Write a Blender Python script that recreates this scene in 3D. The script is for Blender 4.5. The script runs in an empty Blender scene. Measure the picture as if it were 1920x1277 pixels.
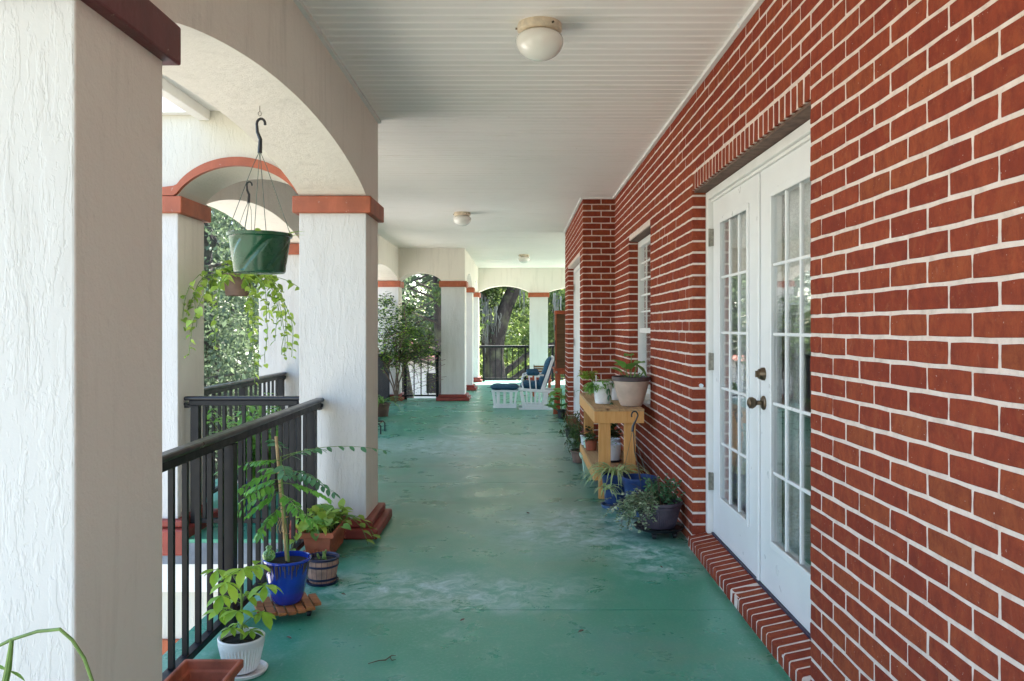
import bpy, bmesh, math, random
from mathutils import Vector, Matrix, Quaternion, noise as mnoise
R = math.radians
random.seed(7)
sc = bpy.context.scene
COL = sc.collection
# ---------------------------------------------------------------- camera
H = 1.31                                   # eye height above the porch floor
cam = bpy.data.cameras.new('camera'); camo = bpy.data.objects.new('camera', cam); COL.objects.link(camo)
camo.location = (0, 0, H); camo.rotation_euler = (R(90), 0, 0)
cam.sensor_width = 36; cam.lens = 28.1; cam.shift_x = -12/1920; cam.shift_y = -25.5/1920
cam.clip_end = 2000; cam.clip_start = 0.05
sc.camera = camo
# ---------------------------------------------------------------- light
SUN_EL, SUN_AZ = 56, 24                   # azimuth measured clockwise from +Y
w = bpy.data.worlds.new('World'); sc.world = w; w.use_nodes = True
nt = w.node_tree; nt.nodes.clear()
sky = nt.nodes.new('ShaderNodeTexSky'); sky.sky_type = 'NISHITA'; sky.sun_disc = False
sky.sun_elevation = R(SUN_EL); sky.sun_rotation = R(SUN_AZ)
sky.air_density = 1.0; sky.dust_density = 1.2; sky.ozone_density = 1.0
bg = nt.nodes.new('ShaderNodeBackground'); bg.inputs[1].default_value = 0.13
wo = nt.nodes.new('ShaderNodeOutputWorld')
nt.links.new(sky.outputs[0], bg.inputs[0]); nt.links.new(bg.outputs[0], wo.inputs[0])
sl = bpy.data.lights.new('sun', 'SUN'); sl.energy = 5.0; sl.angle = R(.6); sl.color = (1, .92, .82)
so = bpy.data.objects.new('sun', sl); COL.objects.link(so)
az, el = R(SUN_AZ), R(SUN_EL)
sdir = Vector((math.sin(az)*math.cos(el), math.cos(az)*math.cos(el), math.sin(el)))
so.rotation_euler = sdir.to_track_quat('Z', 'Y').to_euler(); so.location = sdir*60
vs = sc.view_settings; vs.view_transform = 'Standard'; vs.look = 'None'; vs.gamma = 1; vs.exposure = 2.75
vs.use_curve_mapping = False
try:
    sc.cycles.max_bounces = 10; sc.cycles.diffuse_bounces = 6; sc.cycles.transparent_max_bounces = 24
except Exception: pass

# ---------------------------------------------------------------- helpers: materials
class NT:
    def __init__(s, name):
        s.m = bpy.data.materials.new(name); s.m.use_nodes = True
        s.t = s.m.node_tree; s.t.nodes.clear()
        s.out = s.n('ShaderNodeOutputMaterial'); s.p = s.n('ShaderNodeBsdfPrincipled')
        s.l(s.p.outputs[0], s.out.inputs[0]); s.co = s.n('ShaderNodeTexCoord')
    def n(s, t, **k):
        x = s.t.nodes.new(t)
        for a, b in k.items(): setattr(x, a, b)
        return x
    def l(s, a, b): s.t.links.new(a, b)
    def noise(s, scale, detail=4, rough=.55, vec=None, dist=0, stretch=None):
        x = s.n('ShaderNodeTexNoise'); x.inputs['Scale'].default_value = scale
        x.inputs['Detail'].default_value = detail; x.inputs['Roughness'].default_value = rough
        x.inputs['Distortion'].default_value = dist
        v = vec if vec is not None else s.pos()
        if stretch:
            mp = s.n('ShaderNodeMapping'); mp.inputs['Scale'].default_value = stretch; s.l(v, mp.inputs[0]); v = mp.outputs[0]
        s.l(v, x.inputs['Vector']); return x.outputs['Fac']
    def pos(s):
        if not hasattr(s, '_pos'): s._pos = s.n('ShaderNodeNewGeometry')
        return s._pos.outputs['Position']
    def ramp(s, fac, stops):
        x = s.n('ShaderNodeValToRGB'); e = x.color_ramp.elements
        while len(e) < len(stops): e.new(.5)
        for i, (p, c) in enumerate(stops):
            e[i].position = p; e[i].color = (*c, 1) if len(c) == 3 else c
        s.l(fac, x.inputs[0]); return x.outputs[0]
    def rng(s, fac, a, b, c=0, d=1):
        x = s.n('ShaderNodeMapRange'); x.inputs[1].default_value = a; x.inputs[2].default_value = b
        x.inputs[3].default_value = c; x.inputs[4].default_value = d; s.l(fac, x.inputs[0]); return x.outputs[0]
    def mix(s, fac, a, b, mode='MIX'):
        x = s.n('ShaderNodeMix', data_type='RGBA', blend_type=mode)
        for v, i in ((fac, 0), (a, 6), (b, 7)):
            if isinstance(v, (int, float)): x.inputs[i].default_value = v
            elif isinstance(v, tuple): x.inputs[i].default_value = (*v, 1)
            else: s.l(v, x.inputs[i])
        return x.outputs[2]
    def math(s, op, a, b=0):
        x = s.n('ShaderNodeMath', operation=op)
        for v, i in ((a, 0), (b, 1)):
            if isinstance(v, (int, float)): x.inputs[i].default_value = v
            else: s.l(v, x.inputs[i])
        return x.outputs[0]
    def bump(s, h, strength=.3, dist=.01, prev=None):
        x = s.n('ShaderNodeBump'); x.inputs['Strength'].default_value = strength; x.inputs['Distance'].default_value = dist
        s.l(h, x.inputs['Height'])
        if prev is not None: s.l(prev, x.inputs['Normal'])
        s.l(x.outputs[0], s.p.inputs['Normal']); return x.outputs[0]
    def col(s, c):
        if isinstance(c, tuple): s.p.inputs['Base Color'].default_value = (*c, 1)
        else: s.l(c, s.p.inputs['Base Color'])
    def rough(s, r):
        if isinstance(r, (int, float)): s.p.inputs['Roughness'].default_value = r
        else: s.l(r, s.p.inputs['Roughness'])

def simple(name, c, rough=.6, var=.15, scale=12, bump=.0, bscale=60, metal=0, spec=.5, coat=0):
    m = NT(name)
    f = m.noise(scale, 5)
    lo = tuple(x*(1-var) for x in c); hi = tuple(min(1, x*(1+var)) for x in c)
    m.col(m.ramp(f, [(.3, lo), (.7, hi)])); m.rough(m.rng(m.noise(scale*2.3), .3, .7, max(.02, rough-.08), min(1, rough+.08)))
    m.p.inputs['Metallic'].default_value = metal; m.p.inputs['Specular IOR Level'].default_value = spec
    m.p.inputs['Coat Weight'].default_value = coat
    if bump: m.bump(m.noise(bscale, 4), bump, .004)
    return m.m

def leafmat(name, c, c2=None, trans=.35, rough=.42, vary=.35, stripe=None):
    m = NT(name); c2 = c2 or tuple(x*1.5 for x in c)
    g = m.n('ShaderNodeNewGeometry'); oi = m.n('ShaderNodeObjectInfo')
    rnd = m.math('FRACT', m.math('ADD', g.outputs['Random Per Island'], oi.outputs['Random']))
    col = m.ramp(rnd, [(0, tuple(x*(1-vary) for x in c)), (.55, c), (1, c2)])
    n2 = m.noise(25, 3)
    col = m.mix(m.rng(n2, .35, .75, 0, .35), col, c2)
    if stripe:
        at = m.n('ShaderNodeAttribute', attribute_name='edge'); at.attribute_type = 'GEOMETRY'
        col = m.mix(at.outputs['Fac'], col, stripe)
    m.col(col); m.rough(rough)
    tr = m.n('ShaderNodeBsdfTranslucent'); m.l(m.mix(.5, col, c2), tr.inputs[0])
    mx = m.n('ShaderNodeMixShader'); mx.inputs[0].default_value = trans
    m.l(m.p.outputs[0], mx.inputs[1]); m.l(tr.outputs[0], mx.inputs[2]); m.l(mx.outputs[0], m.out.inputs[0])
    return m.m

M = {}
def stucco(name, c, style, dirt=(.36, .33, .28), dirtamt=.35):
    m = NT(name)
    big = m.noise(1.3, 4); fine = m.noise(9, 6, .6)
    base = m.mix(m.rng(big, .35, .7, 0, .5), c, tuple(x*.90 for x in c))
    # specks and streaky grime
    sp = m.rng(m.noise(38, 4, .7, stretch=(1, 1, .45)), .66, .78, 0, .55)
    st = m.math('MULTIPLY', m.rng(m.noise(4, 5, .65, stretch=(3, 3, .35)), .52, .8, 0, dirtamt), 1)
    base = m.mix(st, base, dirt); base = m.mix(m.math('MULTIPLY', sp, .6), base, tuple(x*.75 for x in dirt))
    m.col(base); m.rough(.85); m.p.inputs['Specular IOR Level'].default_value = .25
    if style == 'trowel':      # vertical knock-down ridges
        a = m.noise(26, 4, .62, dist=.25, stretch=(1, 1, .22)); b2 = m.noise(48, 3, .65, dist=.3, stretch=(1, 1, .36))
        pl = m.n('ShaderNodeMapRange', interpolation_type='SMOOTHSTEP'); pl.inputs[1].default_value = .50; pl.inputs[2].default_value = .58; m.l(a, pl.inputs[0])
        pl2 = m.n('ShaderNodeMapRange', interpolation_type='SMOOTHSTEP'); pl2.inputs[1].default_value = .54; pl2.inputs[2].default_value = .62; m.l(b2, pl2.inputs[0])
        h = m.math('ADD', pl.outputs[0], m.math('MULTIPLY', pl2.outputs[0], .6)); h = m.math('ADD', h, m.math('MULTIPLY', m.noise(90, 4), .5))
        pit = m.rng(m.noise(46, 3, .6, stretch=(1, 1, .55)), .64, .72); h = m.math('SUBTRACT', h, m.math('MULTIPLY', pit, 1.1))
        m.bump(h, .42, .0028)
    else:
        h = m.math('ADD', m.noise(26, 5, .65), m.math('MULTIPLY', m.noise(120, 3), .3)); m.bump(h, .45, .008)
    return m.m
M['stucco'] = stucco('stucco_white', (.64, .625, .60), 'trowel')
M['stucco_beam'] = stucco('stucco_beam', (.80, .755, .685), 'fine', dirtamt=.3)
M['stucco_cream'] = stucco('stucco_cream', (.62, .595, .52), 'trowel', dirtamt=.15)

def redpaint(name, c):
    m = NT(name)
    f = m.noise(7, 5); col = m.mix(m.rng(f, .35, .7), c, tuple(x*.72 for x in c))
    chip = m.rng(m.noise(24, 6, .75), .655, .68); col = m.mix(m.math('MULTIPLY', chip, .65), col, (.5, .42, .36)); st = m.rng(m.noise(9, 5, .7, stretch=(1, 1, .3)), .5, .75, 0, .5); col = m.mix(st, col, tuple(min(1, x*1.5+.03) for x in c))
    m.col(col); m.rough(.5); m.bump(m.noise(45, 4), .25, .005); return m.m
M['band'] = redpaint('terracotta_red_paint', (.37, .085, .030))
M['band_dark'] = redpaint('darker_band_red', (.125, .020, .022))  # darker red used on the nearest pillar's band
M['plinth'] = redpaint('barn_red_paint', (.26, .035, .022))

def brickmat():
    m = NT('brick_red'); g = m.n('ShaderNodeNewGeometry'); oi = m.n('ShaderNodeObjectInfo')
    rnd = m.math('FRACT', m.math('ADD', g.outputs['Random Per Island'], oi.outputs['Random']))
    col = m.ramp(rnd, [(0, (.265, .050, .027)), (.35, (.315, .064, .032)), (.7, (.330, .070, .033)), (.93, (.345, .084, .036)), (1, (.30, .082, .035))])
    f = m.noise(26, 7, .72, dist=.4, stretch=(1, 1, .6)); col = m.mix(m.rng(f, .32, .68, 0, .75), col, (.150, .032, .024))
    f2 = m.noise(13, 5, .7, dist=.8); col = m.mix(m.rng(f2, .52, .74, 0, .55), col, (.36, .105, .045))
    pale = m.rng(m.noise(34, 6, .75, dist=1.0, stretch=(1, 1, .5)), .62, .76, 0, .5); col = m.mix(pale, col, (.40, .19, .14))
    sp = m.rng(m.noise(120, 3, .6), .70, .76, 0, .75); col = m.mix(sp, col, (.62, .52, .47))
    dk = m.rng(m.noise(95, 3, .6), .70, .77, 0, .8); col = m.mix(dk, col, (.05, .018, .014))
    m.col(col); m.rough(.92); m.p.inputs['Specular IOR Level'].default_value = .1
    m.bump(m.math('ADD', m.noise(48, 6, .75), m.math('MULTIPLY', m.noise(170, 4, .7), .6)), .8, .006); return m.m
M['brick'] = brickmat()
def mortar():
    m = NT('mortar_cream'); f = m.noise(22, 6, .6)
    col = m.ramp(f, [(.25, (.56, .45, .39)), (.5, (.72, .595, .53)), (.75, (.78, .67, .61))])
    col = m.mix(m.rng(m.noise(120, 3), .68, .75, 0, .6), col, (.35, .22, .17))
    m.col(col); m.rough(.9); m.bump(m.noise(90, 5, .7), .8, .006); return m.m
M['mortar'] = mortar()

def floormat():
    m = NT('green_floor_paint'); P = m.pos()
    wn = m.n('ShaderNodeTexNoise'); wn.inputs['Scale'].default_value = 2.2; wn.inputs['Detail'].default_value = 5; m.l(P, wn.inputs['Vector'])
    off = m.n('ShaderNodeVectorMath', operation='SUBTRACT'); m.l(wn.outputs['Color'], off.inputs[0]); off.inputs[1].default_value = (.5, .5, .5)
    sc_ = m.n('ShaderNodeVectorMath', operation='SCALE'); m.l(off.outputs[0], sc_.inputs[0]); sc_.inputs[3].default_value = .55
    add = m.n('ShaderNodeVectorMath', operation='ADD'); m.l(P, add.inputs[0]); m.l(sc_.outputs[0], add.inputs[1]); W = add.outputs[0]
    def spot(x, y, r, soft, sx=1, sy=1, vec=W):
        mp = m.n('ShaderNodeMapping'); mp.inputs['Location'].default_value = (-x*sx, -y*sy, 0); mp.inputs['Scale'].default_value = (sx, sy, 0); m.l(vec, mp.inputs[0])
        ln = m.n('ShaderNodeVectorMath', operation='LENGTH'); m.l(mp.outputs[0], ln.inputs[0])
        return m.rng(ln.outputs['Value'], r, r*soft, 1, 0)
    big = m.noise(.9, 5, .55)
    col = m.ramp(big, [(.28, (.018, .25, .150)), (.5, (.040, .29, .190)), (.72, (.10, .31, .23))])
    # bluish and olive drifts of old paint
    col = m.mix(m.rng(m.noise(1.7, 4, .6), .52, .75, 0, .55), col, (.11, .33, .30))
    col = m.mix(m.rng(m.noise(1.1, 4, .6, stretch=(1, 1.6, 1)), .56, .75, 0, .45), col, (.17, .28, .15))
    wp = spot(.0, 8.2, .45, 3.0, .8, .32); col = m.mix(m.math('MULTIPLY', wp, m.rng(m.noise(2.6, 6, .65), .3, .7, .35, .9)), col, (.26, .37, .31))
    # chalky wear, plus a whitish spot painted in as far-end sunlight
    n1 = m.noise(8.5, 10, .78, dist=.7); n2 = m.noise(2.0, 5, .6)
    ch = m.math('MULTIPLY', m.rng(n1, .50, .72), m.rng(n2, .50, .68))
    ar = spot(.50, 5.2, .30, 2.2, .75, .8)
    ar2 = spot(-.45, 3.95, .2, 3.2, .6, 1.5); ar3 = spot(-.6, 8.8, .4, 2.6, .6, 1); ar4 = spot(.75, 4.6, .12, 3, 1, .6); far_sun = spot(.2, 18.6, .6, 1.8, .5, 1)
    allar = m.math('MAXIMUM', m.math('MAXIMUM', ar, ar2), m.math('MAXIMUM', m.math('MAXIMUM', ar3, ar4), far_sun))
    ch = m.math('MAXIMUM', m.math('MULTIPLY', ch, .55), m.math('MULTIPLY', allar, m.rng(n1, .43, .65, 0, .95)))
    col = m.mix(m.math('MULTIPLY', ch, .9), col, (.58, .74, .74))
    fine = m.rng(m.noise(75, 6, .8), .50, .68, 0, .34); col = m.mix(fine, col, (.40, .50, .46))
    scr = m.rng(m.noise(13, 8, .8, dist=2.5, stretch=(1, .30, 1)), .60, .66, 0, .40); col = m.mix(scr, col, (.42, .52, .50))
    # rings left by pots and drag marks of the glider
    def ring(x, y, r, wd, s):
        mp = m.n('ShaderNodeMapping'); mp.inputs['Location'].default_value = (-x, -y, 0); mp.inputs['Scale'].default_value = (1, 1, 0)
        sm = m.n('ShaderNodeVectorMath', operation='SCALE'); m.l(off.outputs[0], sm.inputs[0]); sm.inputs[3].default_value = .05
        ad = m.n('ShaderNodeVectorMath', operation='ADD'); m.l(P, ad.inputs[0]); m.l(sm.outputs[0], ad.inputs[1]); m.l(ad.outputs[0], mp.inputs[0])
        ln = m.n('ShaderNodeVectorMath', operation='LENGTH'); m.l(mp.outputs[0], ln.inputs[0])
        d = m.math('ABSOLUTE', m.math('SUBTRACT', ln.outputs['Value'], r))
        return m.math('MULTIPLY', m.rng(d, wd*.3, wd, s, 0), m.rng(m.noise(6, 4), .40, .60))
    for a in ((.57, 5.62, .20, .014, .7), (-.05, 10.2, .95, .03, .6), (.62, 10.1, .9, .025, .5), (-.35, 11.9, 1.1, .02, .4)):
        col = m.mix(ring(*a), col, (.55, .66, .64))
    # damp patches
    wet = None
    for (x, y, r, sx, sy) in ((-.55, 5.95, .10, .55, 2.2), (-.95, 6.55, .09, .5, 2.4), (.42, 6.0, .13, .55, 1.7), (-.05, 7.3, .12, .5, 2.2), (-.6, 7.6, .10, .45, 2.4),
                              (-.83, 4.72, .07, .8, 1.5), (.35, 5.95, .12, .8, 1.4), (.62, 5.3, .05, 1, 1.6), (.95, 5.35, .10, 1, 1), (.58, 6.9, .12, 1, .8), (-1.2, 7.5, .15, .5, 2), (.9, 5.0, .18, 1, 1)):
        s_ = spot(x, y, r*.8, 1.9, sx, sy); wet = s_ if wet is None else m.math('MAXIMUM', wet, s_)
    col = m.mix(m.math('MULTIPLY', wet, .42), col, (.015, .13, .075))
    dots = m.rng(m.noise(130, 2, .5), .775, .79); col = m.mix(m.math('MULTIPLY', dots, .8), col, (.06, .05, .03))
    m.col(col)
    rr = m.mix(m.rng(m.noise(3.1, 5), .35, .7), (.24,)*3, (.42,)*3); rr = m.mix(m.math('MULTIPLY', ch, .6), rr, (.7,)*3); rr = m.mix(m.math('MULTIPLY', wet, .5), rr, (.25,)*3)
    m.rough(rr); m.p.inputs['Specular IOR Level'].default_value = .5
    nb = m.bump(m.noise(3, 4), .12, .02); m.bump(m.noise(160, 4), .12, .002, nb); return m.m
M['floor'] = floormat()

def ceil():
    m = NT('vinyl_beadboard'); f = m.noise(1.6, 4, .5)
    col = m.mix(m.rng(f, .3, .7, 0, .6), (.88, .835, .80), (.83, .80, .775))
    col = m.mix(m.rng(m.noise(3, 6, .7, stretch=(1, 6, 1)), .56, .78, 0, .45), col, (.58, .56, .42))
    col = m.mix(m.rng(m.noise(60, 2), .77, .80, 0, .7), col, (.2, .18, .14))
    m.col(col); m.rough(m.rng(m.noise(5, 3), .3, .7, .36, .5)); m.bump(m.noise(4, 4, .5, stretch=(.25, 1, 1)), .25, .02); return m.m
M['ceiling'] = ceil()

def wood(name, c, c2, knots=True, rough=.6, axis='z'):
    m = NT(name); st = {'z': (1, 1, .08), 'y': (1, .08, 1), 'x': (.08, 1, 1)}[axis]
    g = m.noise(34, 6, .6, dist=.8, stretch=st); col = m.ramp(g, [(.3, c), (.62, c2), (.8, tuple(x*.75 for x in c))])
    if knots:
        v = m.n('ShaderNodeTexVoronoi'); v.inputs['Scale'].default_value = 6; mp = m.n('ShaderNodeMapping'); mp.inputs['Scale'].default_value = tuple(1 if q == 1 else .5 for q in st)
        m.l(m.pos(), mp.inputs[0]); m.l(mp.outputs[0], v.inputs['Vector'])
        col = m.mix(m.rng(v.outputs['Distance'], .05, .13, .85, 0), col, (.16, .06, .02))
    m.col(col); m.rough(rough); m.bump(g, .15, .004); return m.m
M['pine'] = wood('pine_lumber', (.62, .28, .070), (.74, .39, .13))
M['pine_top'] = wood('weathered_pine_top', (.38, .22, .10), (.55, .35, .17), axis='y', rough=.8)
M['caddywood'] = wood('stained_slat_wood', (.20, .07, .02), (.42, .16, .045), axis='x')
M['redwood'] = wood('stained_table_wood', (.30, .055, .018), (.40, .09, .03), False)
M['reed'] = wood('brown_reed_slats', (.09, .045, .02), (.20, .105, .045), False, axis='x', rough=.8)
M['bark'] = None
def bark():
    m = NT('oak_bark'); v = m.noise(6, 7, .7, dist=.8, stretch=(1, 1, .3))
    col = m.ramp(v, [(.3, (.012, .010, .009)), (.55, (.045, .038, .034)), (.75, (.105, .094, .084))])
    col = m.mix(m.rng(m.noise(1.6, 4), .5, .7, 0, .6), col, (.13, .15, .08)); m.col(col); m.rough(.95); m.bump(v, 1, .08); return m.m
M['bark'] = bark()
M['iron'] = simple('black_iron_paint', (.0045, .005, .008), .45, .3, 9, .03, 40, spec=.3)
M['handrail'] = simple('black_handrail', (.008, .009, .014), .34, .2, 5, 0, 30, spec=.55)
M['white_paint'] = simple('white_door_paint', (.80, .80, .80), .35, .03, 4, .05, 25)
M['white_trim'] = simple('white_trim_paint', (.78, .77, .75), .5, .05, 6, .1, 40)
M['brass'] = simple('aged_bronze', (.16, .115, .075), .35, .3, 30, .1, 90, metal=.85)
M['steel'] = simple('dull_hinge_metal', (.28, .26, .22), .45, .4, 40, .1, 90, metal=.7)
M['lintel'] = simple('brown_rusty_lintel', (.13, .075, .055), .8, .35, 20, .4, 50)
M['slabedge'] = simple('weathered_concrete_edge', (.16, .18, .21), .85, .35, 8, .5, 40)
M['terracotta'] = simple('terracotta', (.40, .115, .060), .8, .22, 14, .3, 60)
M['terra_mossy'] = simple('mossy_terracotta', (.33, .10, .055), .85, .4, 11, .3, 60)
M['soil'] = simple('potting_soil', (.016, .012, .010), .95, .7, 60, 1, 120)
M['bluepot'] = simple('cobalt_glaze', (.010, .040, .36), .12, .35, 9, .06, 40, coat=.6)
M['bluepot2'] = simple('dusty_blue_plastic', (.018, .045, .15), .35, .35, 16, .08, 40)
M['bluesaucer'] = simple('pale_blue_plastic', (.07, .13, .27), .45, .25, 16, .08, 40)
M['whitepot'] = simple('white_glaze', (.80, .80, .80), .25, .04, 9, .04, 40)
M['whiteplastic'] = simple('white_plastic', (.74, .76, .80), .4, .06, 9, .04, 40)
M['mint'] = simple('pale_mint_plastic', (.50, .68, .55), .45, .08, 9, .04, 40)
M['beigepot'] = simple('beige_resin', (.52, .40, .32), .6, .16, 9, .12, 60)
M['brownpot'] = simple('purple_brown_resin', (.075, .058, .082), .45, .25, 12, .1, 60)
M['darkrim'] = simple('dark_brown_rim', (.085, .060, .065), .5, .25, 12, .1, 60)
M['greenpot'] = simple('green_basket_plastic', (.012, .070, .032), .26, .3, 8, .06, 40)
M['clay'] = simple('brown_clay_plastic', (.17, .10, .075), .6, .25, 10, .1, 50)
M['barrel'] = simple('faded_barrel_wood', (.34, .20, .15), .7, .3, 20, .3, 70)
M['navyhoop'] = simple('navy_rubber', (.012, .016, .05), .35, .3, 10, .05, 50)
M['black'] = simple('black_plastic', (.012, .012, .016), .35, .3, 10, .05, 50)
M['wire'] = simple('green_wire', (.08, .12, .10), .4, .3, 10, metal=.4)
M['bamboo'] = simple('dry_bamboo', (.50, .34, .17), .6, .25, 24, .2, 50)
M['stem_green'] = simple('green_stem', (.13, .22, .045), .5, .25, 24)
M['stem_brown'] = simple('woody_stem', (.11, .07, .045), .8, .3, 24, .3, 60)
M['cushion'] = simple('teal_blue_cushion', (.022, .085, .15), .9, .3, 30, .4, 160)
M['navyback'] = simple('navy_cushion_back', (.015, .02, .05), .9, .3, 30, .4, 160)
M['room'] = simple('room_wall', (.62, .61, .58), .9, .05, 3)
M['roomdark'] = simple('room_floor', (.10, .08, .07), .8, .2, 3)
M['roof'] = simple('roof_deck', (.14, .10, .09), .9, .2, 3)
M['farwall'] = simple('pale_far_wall', (.74, .72, .70), .9, .06, 1)
M['farroof'] = simple('faded_red_roof', (.45, .19, .15), .9, .2, 2)
M['glassgreen'] = None
def glass(name, tint=(1, 1, 1), refl=1.0, base=0.0):
    m = NT(name); m.t.nodes.remove(m.p)
    t = m.n('ShaderNodeBsdfTransparent'); t.inputs[0].default_value = (*tint, 1)
    g = m.n('ShaderNodeBsdfGlossy'); g.inputs['Roughness'].default_value = .015; g.inputs[0].default_value = (1, 1, 1, 1)
    fr = m.n('ShaderNodeLayerWeight'); fr.inputs[0].default_value = .5
    f = m.math('ADD', m.math('MULTIPLY', m.math('POWER', fr.outputs['Facing'], 3.5), refl), base)
    bp = m.n('ShaderNodeBump'); bp.inputs['Strength'].default_value = .05; bp.inputs['Distance'].default_value = .01
    m.l(m.noise(5, 2), bp.inputs['Height']); m.l(bp.outputs[0], g.inputs['Normal'])
    mx = m.n('ShaderNodeMixShader'); m.l(f, mx.inputs[0]); m.l(t.outputs[0], mx.inputs[1]); m.l(g.outputs[0], mx.inputs[2]); m.l(mx.outputs[0], m.out.inputs[0])
    return m.m
M['glass'] = glass('window_glass', (.97, .98, .98), .85, .03)
def bulbglass():
    m = NT('green_blown_glass'); m.col((.35, .62, .22)); m.rough(.06); m.p.inputs['Coat Weight'].default_value = 1
    tr = m.n('ShaderNodeBsdfTransparent'); tr.inputs[0].default_value = (.75, .9, .6, 1); mx = m.n('ShaderNodeMixShader'); lw_ = m.n('ShaderNodeLayerWeight'); lw_.inputs[0].default_value = .35
    m.l(m.rng(lw_.outputs['Facing'], 0, .8, .72, .25), mx.inputs[0]); m.l(m.p.outputs[0], mx.inputs[1]); m.l(tr.outputs[0], mx.inputs[2]); m.l(mx.outputs[0], m.out.inputs[0]); return m.m
M['glassgreen'] = bulbglass()
def lace():
    m = NT('lace_curtain'); m.col((.80, .80, .78)); m.rough(.9)
    tr = m.n('ShaderNodeBsdfTransparent'); tl = m.n('ShaderNodeBsdfTranslucent'); tl.inputs[0].default_value = (.75, .75, .72, 1)
    a = m.n('ShaderNodeAddShader'); mx0 = m.n('ShaderNodeMixShader'); mx0.inputs[0].default_value = .3
    m.l(m.p.outputs[0], mx0.inputs[1]); m.l(tl.outputs[0], mx0.inputs[2])
    mx = m.n('ShaderNodeMixShader'); f = m.rng(m.noise(70, 4, .7), .40, .60, .0, .28)
    m.l(f, mx.inputs[0]); m.l(mx0.outputs[0], mx.inputs[1]); m.l(tr.outputs[0], mx.inputs[2]); m.l(mx.outputs[0], m.out.inputs[0]); return m.m
M['lace'] = lace()
def globe():
    m = NT('opal_glass'); m.col((.80, .78, .72)); m.rough(.12); m.p.inputs['Subsurface Weight'].default_value = .2
    m.p.inputs['Subsurface Radius'].default_value = (.05, .05, .05); m.p.inputs['Coat Weight'].default_value = .5; return m.m
M['globe'] = globe()
M['fixture'] = simple('aged_cream_metal', (.66, .56, .42), .4, .2, 30, .1, 60)
def ground():
    m = NT('lawn_ground'); f = m.noise(.35, 6)
    m.col(m.ramp(f, [(.30, (.10, .12, .06)), (.42, (.20, .195, .14)), (.6, (.32, .30, .25))])); m.rough(.95); m.bump(m.noise(8, 6), .8, .1); return m.m
M['ground'] = ground()
M['bounce_drive'] = simple('bounce_concrete', (.56, .53, .48), .9, .15, .8, .3, 20)
L_POTHOS = leafmat('pothos_leaf', (.24, .42, .045), (.50, .64, .12))
L_SCHEF = leafmat('schefflera_leaf', (.22, .44, .035), (.45, .66, .09))
L_PIN = leafmat('pinnate_leaf', (.11, .36, .05), (.22, .50, .08))
L_PINB = leafmat('pinnate_leaf_bluish', (.06, .19, .09), (.12, .30, .13))
L_DARK = leafmat('dark_leaf', (.030, .085, .025), (.09, .18, .045))
L_BIG = leafmat('broad_leaf', (.15, .37, .07), (.32, .54, .14))
L_TREE = leafmat('oak_foliage', (.045, .090, .028), (.15, .22, .06), .45, .5, .5)
L_TREEL = leafmat('bright_foliage', (.12, .20, .045), (.32, .42, .12), .5, .5, .45)
L_TREEB = leafmat('bluish_foliage', (.045, .082, .050), (.15, .21, .11), .45, .5, .5)
L_MOSS = leafmat('spanish_moss', (.10, .11, .095), (.20, .215, .19), .3, .95, .3)
L_VAR = leafmat('variegated_small_leaf', (.13, .25, .10), (.62, .68, .50))
L_SPID = leafmat('spider_leaf', (.16, .36, .06), (.34, .54, .16), stripe=(.78, .82, .50))
L_FLOW = leafmat('maroon_flower', (.22, .02, .07), (.40, .07, .16))
L_PINK = leafmat('pink_bract', (.50, .12, .20), (.65, .30, .36))

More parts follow.
